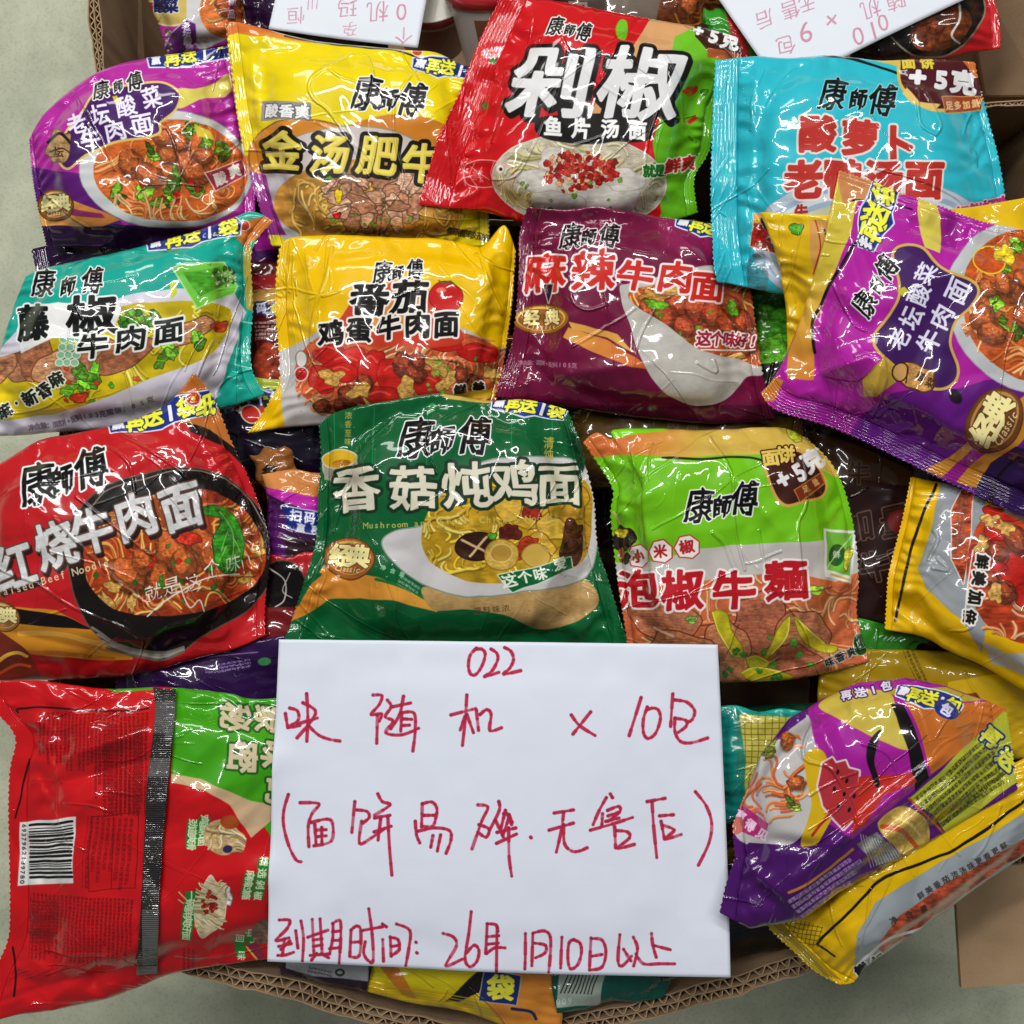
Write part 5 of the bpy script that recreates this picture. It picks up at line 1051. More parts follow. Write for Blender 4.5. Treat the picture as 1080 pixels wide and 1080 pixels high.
r13 = packet('noodle_packet', 'red packet lying face down with a barcode and black back seam at the lower left', 'noodle packet', GRP, c,
       T=[(-30, 714), (0, 717), (40, 717), (89, 724), (125, 726), (163, 724), (200, 726), (240, 731), (275, 737), (335, 728)], B=[(-34, 1090), (10, 1078), (40, 1074), (74, 1068), (110, 1060), (148, 1046), (185, 1031), (240, 1022), (340, 1008)],
       L=[(-16, 740), (14, 774), (8, 812), (6, 870), (7, 960), (2, 1000), (-18, 1040)], R=[(338, 820), (340, 920)], z=(-2, 0, -22, -26), bulge=24, seed=43, seals=(.06, 0), power=2.2, crump=.003, folds=[((50, 830), (170, 800), 26, -9), ((30, 745), (70, 840), 18, 5), ((70, 800), (160, 770), 14, 5), ((20, 1050), (160, 1015), 18, -5)])
c = Sheet(135, 715, 195, 1045, '1c1a1a', 3)
for i in range(300):
    y = 716 + i * 1.1; c.line([(150, y), (190, y)], .5, '8a8a8a' if 740 < y < 775 or 960 < y < 1022 or 800 < y < 820 else '3c3a3a', smooth=False, f=.2)
c.fill([(143, 1024), (170, 1024), (170, 1040), (140, 1040)], '5a5656'); c.creases(14, 5, L=40, ang=5)
for i in range(140): c.crease([(140, 722 + i * 2.25), (190, 722 + i * 2.25)], 1.1, .5)
packet('x', None, None, None, c, T=[(162, 723), (186, 725)], B=[(143, 1034), (166, 1033)], L=[(163, 760), (155, 830), (150, 930)], R=[(184, 760), (177, 830), (169, 930)],
       z=(-30, -30, -30, -30), bulge=.6, seed=3, seals=(0, 0), crump=0, res=1.6, parent=r13, part='back_seam', pleat=0, edgewave=0, clear=.0022, blur=2, matkw=dict(rough=.3))

# ---- 15 yellow packet under the monkey-print one
c = Sheet(780, 780, 1130, 1065, 'd6ac04')
c.fill([(900, 1015), (905, 985), (925, 950), (985, 915), (1040, 880), (1130, 830), (1130, 900), (1080, 905), (1000, 962), (925, 1012), (905, 1036)], '8f979c'); c.fill([(925, 998), (950, 965), (1000, 930), (1050, 900), (1130, 860), (1130, 890), (1060, 910), (1000, 958), (960, 985), (930, 1006)], 'a8482c', tex=.5, texs=7)
c.text('鲜美番茄浓汤味更香更鲜', (972, 944), (1056, 892), 7.5, '2a2422', bold=.15, rot=-32); c.text('净含量', (944, 970), (975, 958), 8, '2a2422', bold=.2, rot=-24)
c.line([(862, 998), (895, 962), (915, 942), (935, 925), (1000, 900), (1060, 858), (1110, 830)], 3.2, '14110a'); c.line([(862, 998), (880, 1010)], 2, '14110a')
c.line([(900, 1022), (915, 1008), (940, 990), (975, 978)], 3.4, 'd8d4ce'); c.line([(902, 1024), (930, 1012), (962, 986)], 2.4, '14100c'); c.text('鲜加', (908, 1024), (926, 1014), 14, '14100c', bold=1, out=[(1.6, 'dcd8d2')], rot=-35)
for i in range(9): c.line([(828 + i * 5, 968 + i * 1.4), (822 + i * 5, 990 + i * 1.4)], .8, '5a5414', smooth=False)
for i in range(5): c.line([(822, 972 + i * 5), (868, 980 + i * 5)], .8, '5a5414', smooth=False)
c.fill([(795, 965), (815, 970), (860, 1015), (885, 1045), (860, 1035), (810, 990)], '9a8420'); 
for i in range(6): c.line([(800 + i * 3, 966 + i), (870 + i * 3, 1030 + i)], .8, '6a5a10', smooth=False)
c.creases(24, 15); c.creases(22, 151, L=40, ang=-30, box=(900, 830, 1080, 930))
packet('noodle_packet', 'yellow and silver packet poking out under the purple back-turned packet at the lower right', 'noodle packet', GRP, c,
       T=[(800, 962), (840, 955), (900, 915), (960, 875), (1020, 830), (1100, 790)], B=[(884, 1041), (899, 1038), (912, 1022), (940, 1002), (1000, 960), (1040, 930), (1082, 902), (1120, 880)],
       L=[(808, 982), (830, 1002), (856, 1026)], R=[(1112, 840)], z=(-16, 0, -4, -14), bulge=17, seed=45, seals=(.06, .04))

# ---- white sheet with red marker writing
c = Sheet(270, 665, 785, 1045, 'd6dce9', 2.6)
n = fbm(c.X, c.Y, 120, 4, 2)[..., None]; c.a *= (1 + (n - .5) * .03)
PEN = 'b01e3e'
def strokes(ox, oy, S, L, w=3.5):
    rr = np.random.RandomState(int(ox + oy))
    for st in L:
        P = np.array([(ox + a / S, oy + b / S) for a, b in st], float)
        Q = sm(P, False, 6) if len(P) > 2 else np.array([P[0] + (P[-1] - P[0]) * t for t in np.linspace(0, 1, 8)]) if len(P) == 2 else np.array([P[0], P[0] + .6])
        N = len(Q)
        # marker: width breathes along the stroke, ends pool darker
        for i in range(0, N - 1, 3):
            seg = Q[i:min(i + 4, N)]; ww = w * (.9 + .28 * math.sin(i * .9 + ox) * .5 + .1 * rr.rand())
            c.line(seg, ww, PEN, smooth=False, f=.5, alpha=.9 - .25 * (rr.rand() < .12)); c.line(seg, ww * .5, '9c1c3c', smooth=False, f=.9, alpha=.22 * rr.rand())
        c.ell(Q[0][0], Q[0][1], w * .48, w * .48, '8c2040', alpha=.7, f=.6); c.ell(Q[-1][0], Q[-1][1], w * .42, w * .42, '9c2040', alpha=.6, f=.6)
S4 = 4.32
strokes(290, 680, S4, [[(918, 18), (890, 50), (882, 100), (893, 137), (918, 136), (945, 95), (958, 45), (942, 22), (912, 24)], [(985, 22), (1010, 40), (1015, 70), (990, 120), (955, 148), (1020, 128)],
    [(50, 315), (60, 378)], [(70, 290), (105, 303), (108, 345), (62, 378), (115, 368)], [(130, 266), (185, 300), (170, 345), (103, 425)], [(105, 362), (195, 335)], [(147, 225), (152, 330), (147, 440)], [(155, 370), (200, 412), (250, 432), (298, 440)],
    [(450, 232), (490, 235), (478, 275), (442, 320), (488, 318), (478, 350)], [(470, 325), (466, 450)], [(515, 255), (532, 285), (505, 330), (540, 350), (508, 402), (580, 412), (657, 382)], [(540, 285), (620, 268)], [(588, 238), (570, 320), (530, 385)], [(580, 312), (575, 395)], [(580, 312), (636, 315), (640, 400), (630, 485)], [(588, 340), (625, 342)], [(585, 370), (615, 368)],
    [(803, 322), (915, 293)], [(875, 232), (868, 340), (855, 460)], [(866, 330), (845, 390)], [(875, 320), (905, 402)], [(918, 300), (928, 392)], [(935, 320), (965, 298), (985, 320), (980, 392), (1032, 380)]])
strokes(530, 680, S4, [[(10, 15), (38, 32), (50, 70), (32, 110), (6, 136), (82, 120)], [(312, 322), (350, 370), (420, 415)], [(400, 308), (320, 408)], [(630, 242), (575, 415)], [(658, 285), (640, 340), (640, 400), (660, 428), (695, 405), (718, 340), (708, 298), (680, 290), (655, 300)],
    [(775, 225), (765, 372)], [(785, 252), (840, 262), (875, 300), (865, 340), (845, 352)], [(785, 335), (835, 345), (836, 372), (800, 400)], [(785, 335), (785, 395), (810, 440), (860, 447), (935, 425)]])
strokes(290, 820, S4, [[(62, 78), (40, 150), (38, 220), (60, 310), (92, 375), (115, 385)], [(115, 115), (200, 120), (168, 165), (150, 225), (152, 315)], [(165, 205), (235, 190), (262, 210), (255, 290), (175, 312)], [(180, 215), (185, 305)], [(212, 228), (212, 300)], [(188, 240), (232, 238)], [(190, 270), (232, 266)],
    [(365, 110), (350, 250)], [(375, 148), (420, 155), (430, 182), (400, 208)], [(395, 200), (385, 300), (440, 275), (500, 232)], [(470, 75), (490, 110), (525, 125), (455, 172)], [(455, 184), (525, 172)], [(452, 248), (530, 222)], [(482, 190), (470, 285)], [(515, 180), (522, 320), (532, 445)],
    [(672, 120), (668, 225)], [(672, 120), (715, 112), (738, 140), (733, 185), (718, 222), (670, 222)], [(680, 173), (728, 172)], [(640, 200), (645, 260), (660, 298)], [(650, 245), (730, 230), (795, 242), (802, 285), (780, 345)], [(720, 265), (710, 318)], [(755, 262), (740, 335)],
    [(925, 125), (970, 135), (942, 200), (898, 325)], [(930, 215), (975, 235), (962, 272), (925, 250)], [(1020, 110), (1022, 150), (978, 240)], [(1005, 195), (1040, 270)], [(1050, 150), (1030, 230)], [(1060, 170), (1078, 215)], [(1010, 300), (1100, 258)]])
strokes(530, 820, S4, [[(5, 165), (30, 172), (8, 245), (0, 262)], [(28, 230), (30, 360), (42, 450)], [(-25, 250), (60, 230)], [(30, 170), (44, 205)], [(128, 272)], [(235, 162), (322, 148)], [(212, 240), (322, 208)], [(278, 158), (268, 240), (245, 340)], [(278, 215), (282, 300), (315, 335), (350, 335), (385, 320)],
    [(472, 92), (440, 150), (412, 215)], [(455, 165), (452, 218)], [(490, 75), (500, 92)], [(478, 150), (528, 132), (532, 158), (480, 200)], [(480, 175), (525, 160)], [(470, 200), (530, 185)], [(400, 240), (500, 212), (592, 182)], [(510, 225), (515, 320)], [(520, 242), (568, 248), (578, 275), (525, 322), (600, 305)],
    [(658, 110), (740, 95)], [(680, 110), (688, 220), (703, 365)], [(715, 175), (778, 170)], [(722, 200), (738, 280)], [(730, 218), (782, 240), (740, 280), (815, 260)], [(880, 65), (930, 130), (955, 210), (942, 300), (895, 400)]])
strokes(280, 940, S4, [[(55, 135), (102, 137), (90, 175), (38, 230), (98, 218)], [(50, 258), (108, 245)], [(78, 222), (66, 300)], [(45, 300), (80, 298), (118, 285)], [(60, 272), (102, 232)], [(130, 185), (138, 265)], [(155, 140), (165, 220), (158, 325)],
    [(185, 215), (278, 182)], [(207, 132), (212, 300)], [(243, 130), (250, 290)], [(210, 228), (250, 222)], [(210, 258), (250, 250)], [(195, 300), (285, 292)], [(225, 290), (200, 322)], [(245, 292), (280, 310)], [(302, 150), (300, 220), (285, 290)], [(300, 152), (335, 138), (337, 220), (328, 335)], [(300, 190), (335, 185)], [(298, 230), (335, 228)], [(285, 268), (335, 262)],
    [(385, 182), (378, 300)], [(385, 180), (412, 162), (430, 185), (422, 298), (378, 304)], [(385, 238), (425, 235)], [(440, 182), (530, 165)], [(468, 82), (482, 200), (485, 322), (460, 320), (442, 285), (450, 235)],
    [(530, 152), (548, 165)], [(530, 225), (533, 325)], [(595, 152), (655, 182), (650, 265), (635, 345)], [(565, 212), (568, 302)], [(565, 215), (600, 225), (606, 270), (570, 300)], [(570, 257), (602, 252)], [(682, 236)], [(686, 285)],
    [(808, 195), (855, 212), (868, 255), (820, 345), (895, 315)], [(937, 95), (925, 200), (908, 310), (930, 350), (962, 325), (972, 275), (950, 250), (915, 285)], [(1010, 150), (1003, 288)], [(1010, 150), (1050, 155), (1060, 185)], [(1012, 210), (1062, 205)], [(1008, 288), (1045, 262), (1092, 262)], [(1055, 165), (1052, 370)], [(1015, 245), (1060, 240)]])
strokes(520, 940, S4, [[(148, 195), (148, 290), (146, 360)], [(182, 195), (178, 345)], [(185, 192), (235, 183), (262, 212), (262, 300), (255, 375)], [(190, 240), (240, 250), (238, 285), (195, 308)], [(315, 212), (310, 355)], [(370, 222), (348, 240), (343, 310), (355, 358), (388, 340), (405, 285), (398, 240), (370, 225)],
    [(448, 215), (442, 365)], [(450, 218), (498, 225), (517, 280), (500, 350), (445, 364)], [(455, 300), (500, 292)], [(580, 200), (573, 320), (592, 345), (635, 300)], [(598, 268), (632, 322)], [(642, 212), (662, 265), (645, 345)], [(655, 290), (690, 335), (760, 335), (832, 335)], [(725, 195), (732, 250), (748, 305)], [(742, 252), (812, 270)]])
sheet_m = film_mat('sheet_paper', c, rough=.75, coat=0, bump=.00004, spec=.2, micro=.03)
packet('paper_sign', 'white paper sheet with red marker writing 022 lying across the middle front', 'paper sign', None, c,
       T=[(295, 675), (400, 676), (500, 677), (600, 678), (757, 680)], B=[(279, 1016), (400, 1021), (520, 1027), (640, 1030), (772, 1032)],
       L=[(291, 760), (285, 880)], R=[(763, 800), (769, 930)], z=(16, 13, 8, 4), bulge=3.5, seed=9, seals=(0, 0), crump=0, mat=sheet_m, res=4, thick=.0003, pleat=0, edgewave=.0009, crimp=0, blur=400, clear=.001)

# ---- 14 purple packet lying face down, lower right
c = Sheet(745, 700, 1095, 995, '4f1668')
c.fill([(860, 700), (1095, 700), (1095, 745), (1000, 800), (960, 835), (900, 885), (862, 860), (850, 800), (850, 750)], '9c1c90')
c.fill([(862, 742), (892, 725), (935, 728), (944, 745), (952, 770), (958, 792), (920, 778), (885, 760)], 'c0ac44', smooth=True); c.fill([(938, 742), (952, 744), (966, 780), (978, 820), (964, 834), (956, 790)], '100c0e')
c.fill([(955, 742), (1095, 735), (1064, 760), (1010, 795), (980, 816), (968, 775)], 'c06a28'); c.fill([(930, 726), (1000, 722), (1040, 736), (960, 742)], 'a89830')
c.fill([(830, 770), (850, 752), (862, 790), (846, 830), (820, 790)], 'a8a6a8'); c.fill([(772, 858), (790, 812), (820, 780), (846, 800), (862, 850), (842, 886), (810, 892), (780, 886)], 'b9b6b4', smooth=True)
c.clip = c.mask([(775, 855), (795, 805), (830, 770), (850, 790), (856, 830), (836, 862), (800, 880)], True); c.noodles([(775, 765), (860, 765), (860, 880), (775, 880)], ['d0642c', 'e08848', 'c8502c'], 60, 4, 2.4, 30, -50); c.greens(810, 790, 14, 3, '7a8a30'); c.meat(830, 782, 10, 4); c.clip = None
c.fill([(850, 800), (870, 795), (880, 850), (862, 890), (846, 890), (856, 850)], 'c8a414', smooth=True); c.meat(842, 826, 9, 7); c.greens(836, 848, 9, 8, '7a8a30')
c.fill([(868, 806), (878, 800), (882, 806), (892, 803), (895, 811), (905, 814), (904, 826), (911, 838), (905, 848), (907, 862), (898, 866), (890, 874), (880, 864), (868, 850), (864, 830)], 'a82c36', out=[(2, 'd8c8c8')])
for i in range(7): c.ell([884, 893, 880, 890, 884, 895, 900][i], [815, 824, 832, 838, 850, 854, 840][i], 1.5, 2.6, '140c0c', 20)
c.fill([(905, 820), (960, 815), (966, 825), (930, 840), (912, 870), (898, 880)], 'b0281c'); c.fill([(928, 770), (916, 784), (914, 806), (922, 830), (926, 826), (921, 806), (924, 790)], '120e10', smooth=True); c.line([(858, 880), (880, 850), (890, 822)], 3, 'b02a20')
c.fill([(769, 858), (782, 850), (812, 868), (804, 884), (780, 876)], 'b02a70'); c.text('赢得见', (778, 862), (803, 878), 12, 'e8c8dc', bold=.6, rot=32, pos=[(779, 861), (791, 870), (804, 879)])
c.ell(776, 870, 8, 9, 'c06a60')
c.fill([(752, 965), (775, 905), (790, 888), (840, 892), (872, 890), (900, 885), (880, 915), (850, 960), (800, 990)], '43125c')
c.fill([(958, 842), (1010, 795), (1062, 748), (1095, 760), (1095, 815), (1070, 828), (1000, 880), (985, 860)], 'a8ac30'); c.micro((962, 840), (1040, 776), 46, 8, '3c3c10', 4, .85, 5)
c.micro((985, 862), (1060, 812), 14, 7, '3c3c10', 6, .7, 5); c.line([(958, 842), (1000, 882)], 2.4, 'b05020')
c.micro((830, 948), (902, 898), 38, 7, 'b8a0c8', 5, .8, 5); c.fill([(904, 890), (925, 878), (952, 905), (930, 918)], '70706c', tex=.4)
for i in range(12): c.line([(908 + i * 3, 880 + i), (918 + i * 3, 915 - i)], .8, 'b0b0ac', smooth=False)
c.fill([(925, 868), (950, 850), (975, 862), (980, 888), (955, 902), (940, 890)], 'bfa04c', smooth=True, tex=.15); c.line([(930, 872), (950, 876), (966, 892)], 5, 'b8501c'); c.line([(940, 862), (958, 868), (970, 880)], 3, 'e0c878')
c.line([(833, 940), (860, 925), (900, 895)], 3, 'b87830')
ribbon(c, (950, 728), (1010, 745), 15, '赢再送1包'); c.ell(998, 748, 14, 10, '1c2f86', 30); c.text('包', (998, 748), (998, 748), 14, 'd8dcf0', bold=.8, rot=30)
c.text('再送', (1052, 785), (1068, 800), 22, 'd0d040', bold=1.2, out=[(2, '1c2a78')], rot=40, pos=[(1048, 776), (1066, 800)])
c.text('再送1包', (892, 732), (935, 722), 12, 'd8d4e0', bold=.6, out=[(1.4, '3a1458')], rot=-12)
c.creases(26, 14); c.creases(26, 141, L=80, ang=-36, box=(850, 830, 980, 930), h=1.2); c.creases(16, 142, L=50, ang=-38, box=(980, 740, 1060, 800)); c.crease([(855, 760), (850, 800), (880, 815), (905, 870)], 2.6, 1.2); c.crease([(910, 785), (935, 795), (945, 815)], 3, 1.2)
packet('noodle_packet', 'purple back-turned sauerkraut packet with orange end and yellow text panel at the lower right', 'noodle packet', GRP, c,
       T=[(781, 846), (801, 795), (830, 757), (863, 737), (902, 718), (957, 712), (1000, 721), (1065, 744)], B=[(758, 964), (790, 980), (845, 972), (884, 943), (957, 903), (1020, 865), (1077, 833)],
       L=[(771, 870), (774, 905), (764, 935)], R=[(1072, 790)], z=(14, 4, 4, 20), bulge=22, seed=44, sharp=True, folds=[((840, 925), (1000, 790), 9, 7), ((850, 942), (1010, 806), 7, -4), ((858, 950), (1010, 822), 7, 4), ((810, 885), (880, 895), 12, -6), ((860, 750), (895, 830), 14, 5), ((960, 720), (985, 800), 14, 5), ((775, 900), (845, 960), 14, 4)], seals=(.05, .05))
WORLD = .085
LAMPS = [
    ('tube_lamp', (-.45, 1.05, 2.1), 1.1, .055, 20, (0, 0, 0)),
    ('tube_lamp', (.35, 1.9, 2.1), 1.2, .055, 26, (0, 0, 0)),
    ('tube_lamp', (-1.05, .5, 2.0), 1.2, .055, 13, (0, 0, 0), (1, .99, .97), 1.57),
    ('tube_lamp', (1.1, .7, 2.0), 1.2, .055, 11, (0, 0, 0), (1, .99, .97), 1.57),
    ('soft_fill', (-.7, 3.0, 2.2), 1.6, .6, 34, (0, .1, 0)),  # unseen soft fill light, added for general brightness
]
# ================================================================== cardboard boxes
def lin(c):
    c = hexc(c); return [float(q) for q in np.where(c <= .04045, c / 12.92, ((c + .055) / 1.055) ** 2.4)]
def kraft(name, a, b):
    m = bpy.data.materials.new(name); m.use_nodes = True; nt = m.node_tree; N = nt.nodes; L = nt.links; bs = N['Principled BSDF']
    tc = N.new('ShaderNodeTexCoord')
    mp = N.new('ShaderNodeMapping'); mp.inputs['Scale'].default_value = (1, 1, .25); L.new(tc.outputs['Object'], mp.inputs[0])
    n1 = N.new('ShaderNodeTexNoise'); n1.inputs['Scale'].default_value = 14; n1.inputs['Detail'].default_value = 6; L.new(mp.outputs[0], n1.inputs['Vector'])
    n2 = N.new('ShaderNodeTexNoise'); n2.inputs['Scale'].default_value = 900; n2.inputs['Detail'].default_value = 3; L.new(mp.outputs[0], n2.inputs['Vector'])
    ad = N.new('ShaderNodeMath'); ad.operation = 'MULTIPLY_ADD'; ad.inputs[1].default_value = .35; L.new(n2.outputs[0], ad.inputs[0]); L.new(n1.outputs[0], ad.inputs[2])
    r = N.new('ShaderNodeValToRGB'); r.color_ramp.elements[0].position = .35; r.color_ramp.elements[1].position = .95
    r.color_ramp.elements[0].color = (*lin(a), 1); r.color_ramp.elements[1].color = (*lin(b), 1); L.new(ad.outputs[0], r.inputs[0]); L.new(r.outputs[0], bs.inputs['Base Color'])
    bp = N.new('ShaderNodeBump'); bp.inputs['Strength'].default_value = .4; bp.inputs['Distance'].default_value = .0006; L.new(ad.outputs[0], bp.inputs['Height']); L.new(bp.outputs[0], bs.inputs['Normal'])
    bs.inputs['Roughness'].default_value = .85; return m
KR = kraft('kraft_board', '7d6448', 'a5886a'); KC = kraft('kraft_core', '8a7252', 'b49a78')
def offs(P, d):
    P = np.asarray(P, float); t = np.gradient(P, axis=0); n = np.stack([-t[:, 1], t[:, 0]], 1); n /= np.hypot(n[:, 0], n[:, 1])[:, None] + EPS
    return P + n * d
def strip_mesh(P, th, z0, z1, ztop=None):
    """a standing sheet following plan points P (plan units), thickness th, world z from z0 to z1"""
    A = offs(P, -th / 2); B = offs(P, th / 2); n = len(P); V = []
    zt = np.full(n, z1) if ztop is None else ztop
    for Q in (A, B):
        for z_ in (None, z0):
            for i in range(n):
                x, y = xy(Q[i, 0], Q[i, 1], z1); V.append((x, y, zt[i] if z_ is None else z_))
    F = []
    for i in range(n - 1):
        F += [(i, n + i, n + i + 1, i + 1), (2 * n + i + 1, 3 * n + i + 1, 3 * n + i, 2 * n + i), (i + 1, 2 * n + i + 1, 2 * n + i, i), (n + i, 3 * n + i, 3 * n + i + 1, n + i + 1)]
    F += [(0, 2 * n, 3 * n, n), (n - 1, 2 * n - 1, 4 * n - 1, 3 * n - 1)]
    return V, F
def dense(P, step=2.5, curve=True):
    P = sm(P, False, 8) if curve and len(P) > 2 else np.asarray(P, float)
    L = np.concatenate([[0], np.cumsum(np.hypot(*np.diff(P, axis=0).T))]); t = np.arange(0, L[-1], step)
    return np.stack([np.interp(t, L, P[:, 0]), np.interp(t, L, P[:, 1])], -1), t
def board(parent, P, z0, z1, layers=2, gap=9.5, pitch=15, seed=0, tilt=0):
    """corrugated board standing on edge: liners plus wavy cores"""
    Q, t = dense(P); V = []; F = []
    rr = fbm(t, t * 0, 46, seed, 3) - .5; r2 = fbm(t, t * 0 + 50, 22, seed + 5, 2) - .5
    for k in range(layers + 1):
        v, f = strip_mesh(offs(Q, k * gap + 0) + (rr * 3.0 + r2 * (k - 1) * 5)[:, None], 1.3, z0, z1, z1 + rr * .006); o = len(V); V += v; F += [tuple(i + o for i in q) for q in f]
    w = link_mesh('wall', V, F, KR, parent, False)
    V = []; F = []
    for k in range(layers):
        ph = t / (pitch * (1 if k == 0 else .8)) + k * .3 + rr * 1.2
        wv = np.sin(ph * 2 * math.pi); wv = np.sign(wv) * np.abs(wv) ** .75
        Z = Q.copy(); tt = np.gradient(Q, axis=0); nn = np.stack([-tt[:, 1], tt[:, 0]], 1); nn /= np.hypot(nn[:, 0], nn[:, 1])[:, None]
        Z = Z + nn * (gap * (k + .5) + wv * (gap / 2 - .9) * (1 + r2 * .8))[:, None] + (rr * 3 + r2 * (k - .5) * 5)[:, None]
        v, f = strip_mesh(Z, 1.1, z0, z1 - .0006, z1 - .0006 + rr * .006 - .0012 * vnoise(t, t, 8, 3)); o = len(V); V += v; F += [tuple(i + o for i in q) for q in f]
    link_mesh('corrugated_core', V, F, KC, w, False)
    return w
FZ = -.33
def empty(name, label, cat, loc, group=None):
    o = bpy.data.objects.new(name, None); COL.objects.link(o); o.location = (0, 0, 0); tag(o, label, cat, group); return o
bx = empty('cardboard_box', 'open corrugated cardboard box with a bulging front rim that holds the noodle packets', 'cardboard box', (0, 0, 0))
RZ = -.036
board(bx, [(1118, 880), (1040, 900), (980, 932), (900, 985), (834, 1010), (719, 1044), (640, 1065), (589, 1075), (535, 1083), (477, 1079), (418, 1066), (351, 1047), (288, 1028), (240, 1018), (150, 990), (70, 968)][::-1], FZ + .004, RZ, 2, 9.5, 15, 1)
board(bx, [(1122, 100), (1122, 400), (1124, 700), (1120, 880)][::-1], FZ + .004, RZ + .004, 2, 6, 12, 2)
board(bx, [(62, 950), (66, 600), (90, 300), (108, 130)][::-1], FZ + .004, RZ - .02, 2, 6, 12, 3)
board(bx, [(112, 124), (500, 122), (900, 122), (1000, 120), (1045, 113), (1124, 109)][::-1], FZ + .004, RZ - .006, 1, 5, 9, 4)
def slab(name, pts, z0, z1, mat, parent=None):
    n = len(pts); V = [(*xy(p[0], p[1], z1), z1) for p in pts]; V += [(v[0], v[1], z0) for v in V[:n]]
    F = [tuple(range(n))[::-1], tuple(range(n, 2 * n))] + [(i, (i + 1) % n, n + (i + 1) % n, n + i) for i in range(n)]
    return link_mesh(name, V, F, mat, parent, False)
def bottom(parent, a): return slab('bottom_panel', a, FZ + .001, FZ + .006, KR, parent)
s_ = lambda p: (540 + (p[0] - 540) * (D - RZ) / (D - FZ), 540 + (p[1] - 540) * (D - RZ) / (D - FZ))
bottom(bx, [s_(p) for p in ((112, 126), (1108, 126), (1112, 940), (70, 940))])
b2 = empty('cardboard_box', 'second open cardboard box behind, with a torn corrugated left edge beside the bare floor', 'cardboard box', (0, 0, 0))
board(b2, [(104, 100), (100, 70), (97, 40), (94, 10), (92, -60), (92, -250)], FZ + .004, -.05, 2, 5, 11, 5)
board(b2, [(1116, 104), (1110, 0), (1106, -250)][::-1], FZ + .004, -.05, 1, 5, 11, 6)
board(b2, [(96, -255), (500, -256), (1100, -255)], FZ + .004, -.05, 1, 5, 11, 7)
bottom(b2, [s_(p) for p in ((104, 96), (1098, 96), (1098, -250), (104, -250))])
# inner flaps of the rear box
def flap(parent, pts, zs, mat):
    V = [(*xy(p[0], p[1], z), z) for p, z in zip(pts, zs)]; n = len(V); V += [(v[0], v[1], v[2] - .004) for v in V[:n]]
    F = [tuple(range(n))[::-1], tuple(range(n, 2 * n))] + [(i, (i + 1) % n, n + (i + 1) % n, n + i) for i in range(n)]
    return link_mesh('flap', V, F, mat, parent, False)
flap(b2, [(110, -60), (146, -60), (152, 60), (145, 90), (112, 92)], [-.062, -.13, -.13, -.12, -.062], KR)
flap(b2, [(1100, -60), (1012, -60), (1040, 100), (1100, 100)], [-.062, -.14, -.12, -.062], KR)
fl = slab('cardboard_flap', [(1004, 880), (1120, 850), (1124, 1034), (1014, 1042)], -.132, -.127, kraft('kraft_flap', '8c7050', 'ab8e6c')); tag(fl, 'flat piece of brown cardboard at the lower right corner over the floor', 'cardboard')

# ================================================================== floor
m = bpy.data.materials.new('concrete'); m.use_nodes = True; nt = m.node_tree; N = nt.nodes; L = nt.links; bs = N['Principled BSDF']
tc = N.new('ShaderNodeTexCoord'); n1 = N.new('ShaderNodeTexNoise'); n1.inputs['Scale'].default_value = 7; n1.inputs['Detail'].default_value = 7; n1.inputs['Roughness'].default_value = .62; L.new(tc.outputs['Object'], n1.inputs['Vector'])
n2 = N.new('ShaderNodeTexNoise'); n2.inputs['Scale'].default_value = 60; n2.inputs['Detail'].default_value = 4; L.new(tc.outputs['Object'], n2.inputs['Vector'])
ad = N.new('ShaderNodeMath'); ad.operation = 'MULTIPLY_ADD'; ad.inputs[1].default_value = .3; L.new(n2.outputs[0], ad.inputs[0]); L.new(n1.outputs[0], ad.inputs[2])
r = N.new('ShaderNodeValToRGB'); r.color_ramp.elements[0].position = .38; r.color_ramp.elements[1].position = .9; r.color_ramp.elements[0].color = (*lin('b2b49c'), 1); r.color_ramp.elements[1].color = (*lin('dedfc4'), 1)
L.new(ad.outputs[0], r.inputs[0])
sx = N.new('ShaderNodeSeparateXYZ'); L.new(tc.outputs['Object'], sx.inputs[0])
def M(op, a, b=None):
    q = N.new('ShaderNodeMath'); q.operation = op
    for i, v in enumerate((a, b)):
        if v is None: continue
        if isinstance(v, (int, float)): q.inputs[i].default_value = v
        else: L.new(v, q.inputs[i])
    return q.outputs[0]
jx = M('LESS_THAN', M('ABSOLUTE', M('SUBTRACT', M('FRACT', M('DIVIDE', M('ADD', sx.outputs[0], 60 + .331 + .2), 1.2)), .5)), .0026)
jy = M('LESS_THAN', M('ABSOLUTE', M('SUBTRACT', M('FRACT', M('DIVIDE', M('ADD', sx.outputs[1], 60 + .95 + .4), .8)), .5)), .0022)
j = M('MAXIMUM', jx, jy)
mx = N.new('ShaderNodeMix'); mx.data_type = 'RGBA'; mx.inputs['B'].default_value = (.03, .03, .028, 1); L.new(j, mx.inputs['Factor']); L.new(r.outputs[0], mx.inputs['A']); L.new(mx.outputs['Result'], bs.inputs['Base Color'])
bp = N.new('ShaderNodeBump'); bp.inputs['Strength'].default_value = .3; bp.inputs['Distance'].default_value = .002; L.new(ad.outputs[0], bp.inputs['Height']); L.new(bp.outputs[0], bs.inputs['Normal'])
n3 = N.new('ShaderNodeTexNoise'); n3.inputs['Scale'].default_value = 2.6; n3.inputs['Detail'].default_value = 8; n3.inputs['Distortion'].default_value = .8; L.new(tc.outputs['Object'], n3.inputs['Vector'])
r3 = N.new('ShaderNodeValToRGB'); r3.color_ramp.elements[0].position = .42; r3.color_ramp.elements[0].color = (.68, .72, .70, 1); r3.color_ramp.elements[1].position = .56; r3.color_ramp.elements[1].color = (1, 1, 1, 1); L.new(n3.outputs[0], r3.inputs[0])
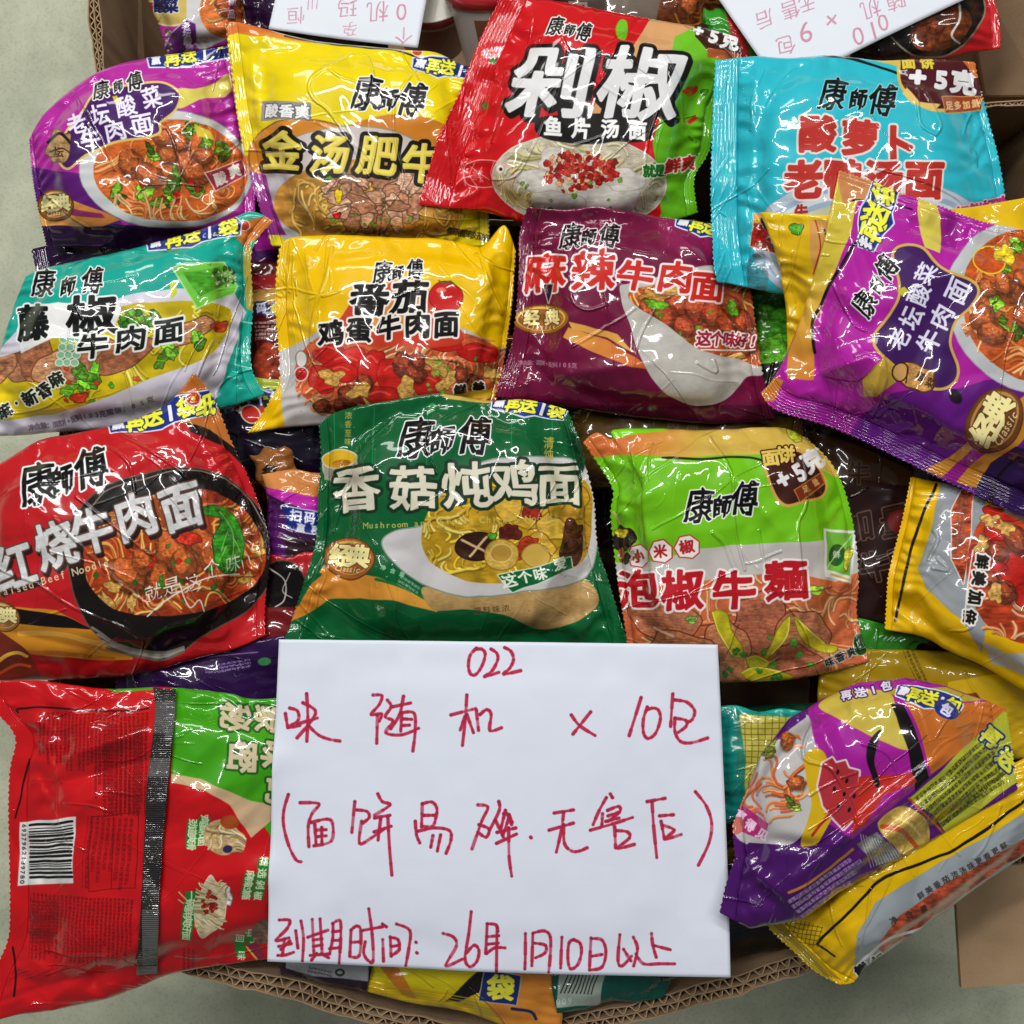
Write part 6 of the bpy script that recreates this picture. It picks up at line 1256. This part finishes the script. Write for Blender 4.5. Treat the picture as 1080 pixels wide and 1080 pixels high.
n4 = N.new('ShaderNodeTexNoise'); n4.inputs['Scale'].default_value = 420; n4.inputs['Detail'].default_value = 2; L.new(tc.outputs['Object'], n4.inputs['Vector'])
r4 = N.new('ShaderNodeValToRGB'); r4.color_ramp.elements[0].position = .3; r4.color_ramp.elements[0].color = (.84, .84, .82, 1); r4.color_ramp.elements[1].position = .5; r4.color_ramp.elements[1].color = (1, 1, 1, 1); L.new(n4.outputs[0], r4.inputs[0])
m2 = N.new('ShaderNodeMix'); m2.data_type = 'RGBA'; m2.blend_type = 'MULTIPLY'; m2.inputs['Factor'].default_value = 1; L.new(r.outputs[0], m2.inputs['A']); L.new(r3.outputs[0], m2.inputs['B'])
m3 = N.new('ShaderNodeMix'); m3.data_type = 'RGBA'; m3.blend_type = 'MULTIPLY'; m3.inputs['Factor'].default_value = 1; L.new(m2.outputs['Result'], m3.inputs['A']); L.new(r4.outputs[0], m3.inputs['B']); L.new(m3.outputs['Result'], mx.inputs['A'])
bs.inputs['Roughness'].default_value = .6
fl = link_mesh('floor', [(-6, -6, FZ), (6, -6, FZ), (6, 6, FZ), (-6, 6, FZ)], [(0, 1, 2, 3)], m, None, False); tag(fl, kind='structure')

# ================================================================== light and camera
w = bpy.data.worlds.new('World'); SC.world = w; w.use_nodes = True
bg = w.node_tree.nodes['Background']; bg.inputs[0].default_value = (.86, .93, 1, 1); bg.inputs[1].default_value = WORLD
from mathutils import Vector
def area(name, loc, sx_, sy_, power, tgt=(0, 0, 0), col=(1, .98, .95), rz=0):
    l = bpy.data.lights.new(name, 'AREA'); l.shape = 'RECTANGLE'; l.size = sx_; l.size_y = sy_; l.energy = power; l.color = col
    o = bpy.data.objects.new(name, l); COL.objects.link(o); o.location = loc
    d = Vector(tgt) - Vector(loc); o.rotation_euler = d.to_track_quat('-Z', 'Y').to_euler(); 
    if rz: o.rotation_euler.rotate_axis('Z', rz)
    return o
for a in LAMPS: area(*a)
cam = bpy.data.cameras.new('camera'); co = bpy.data.objects.new('camera', cam); COL.objects.link(co); SC.camera = co
co.location = (0, 0, D); co.rotation_euler = (0, 0, 0); cam.sensor_fit = 'HORIZONTAL'; cam.angle = 2 * math.atan(1080 * K / 2); cam.clip_start = .01; cam.clip_end = 50
v = SC.view_settings; SC.display_settings.display_device = 'sRGB'; v.view_transform = 'Standard'; v.look = 'None'; v.exposure = -.08; v.gamma = 1; v.use_curve_mapping = False
SC.cycles.max_bounces = 5; SC.cycles.use_denoising = True
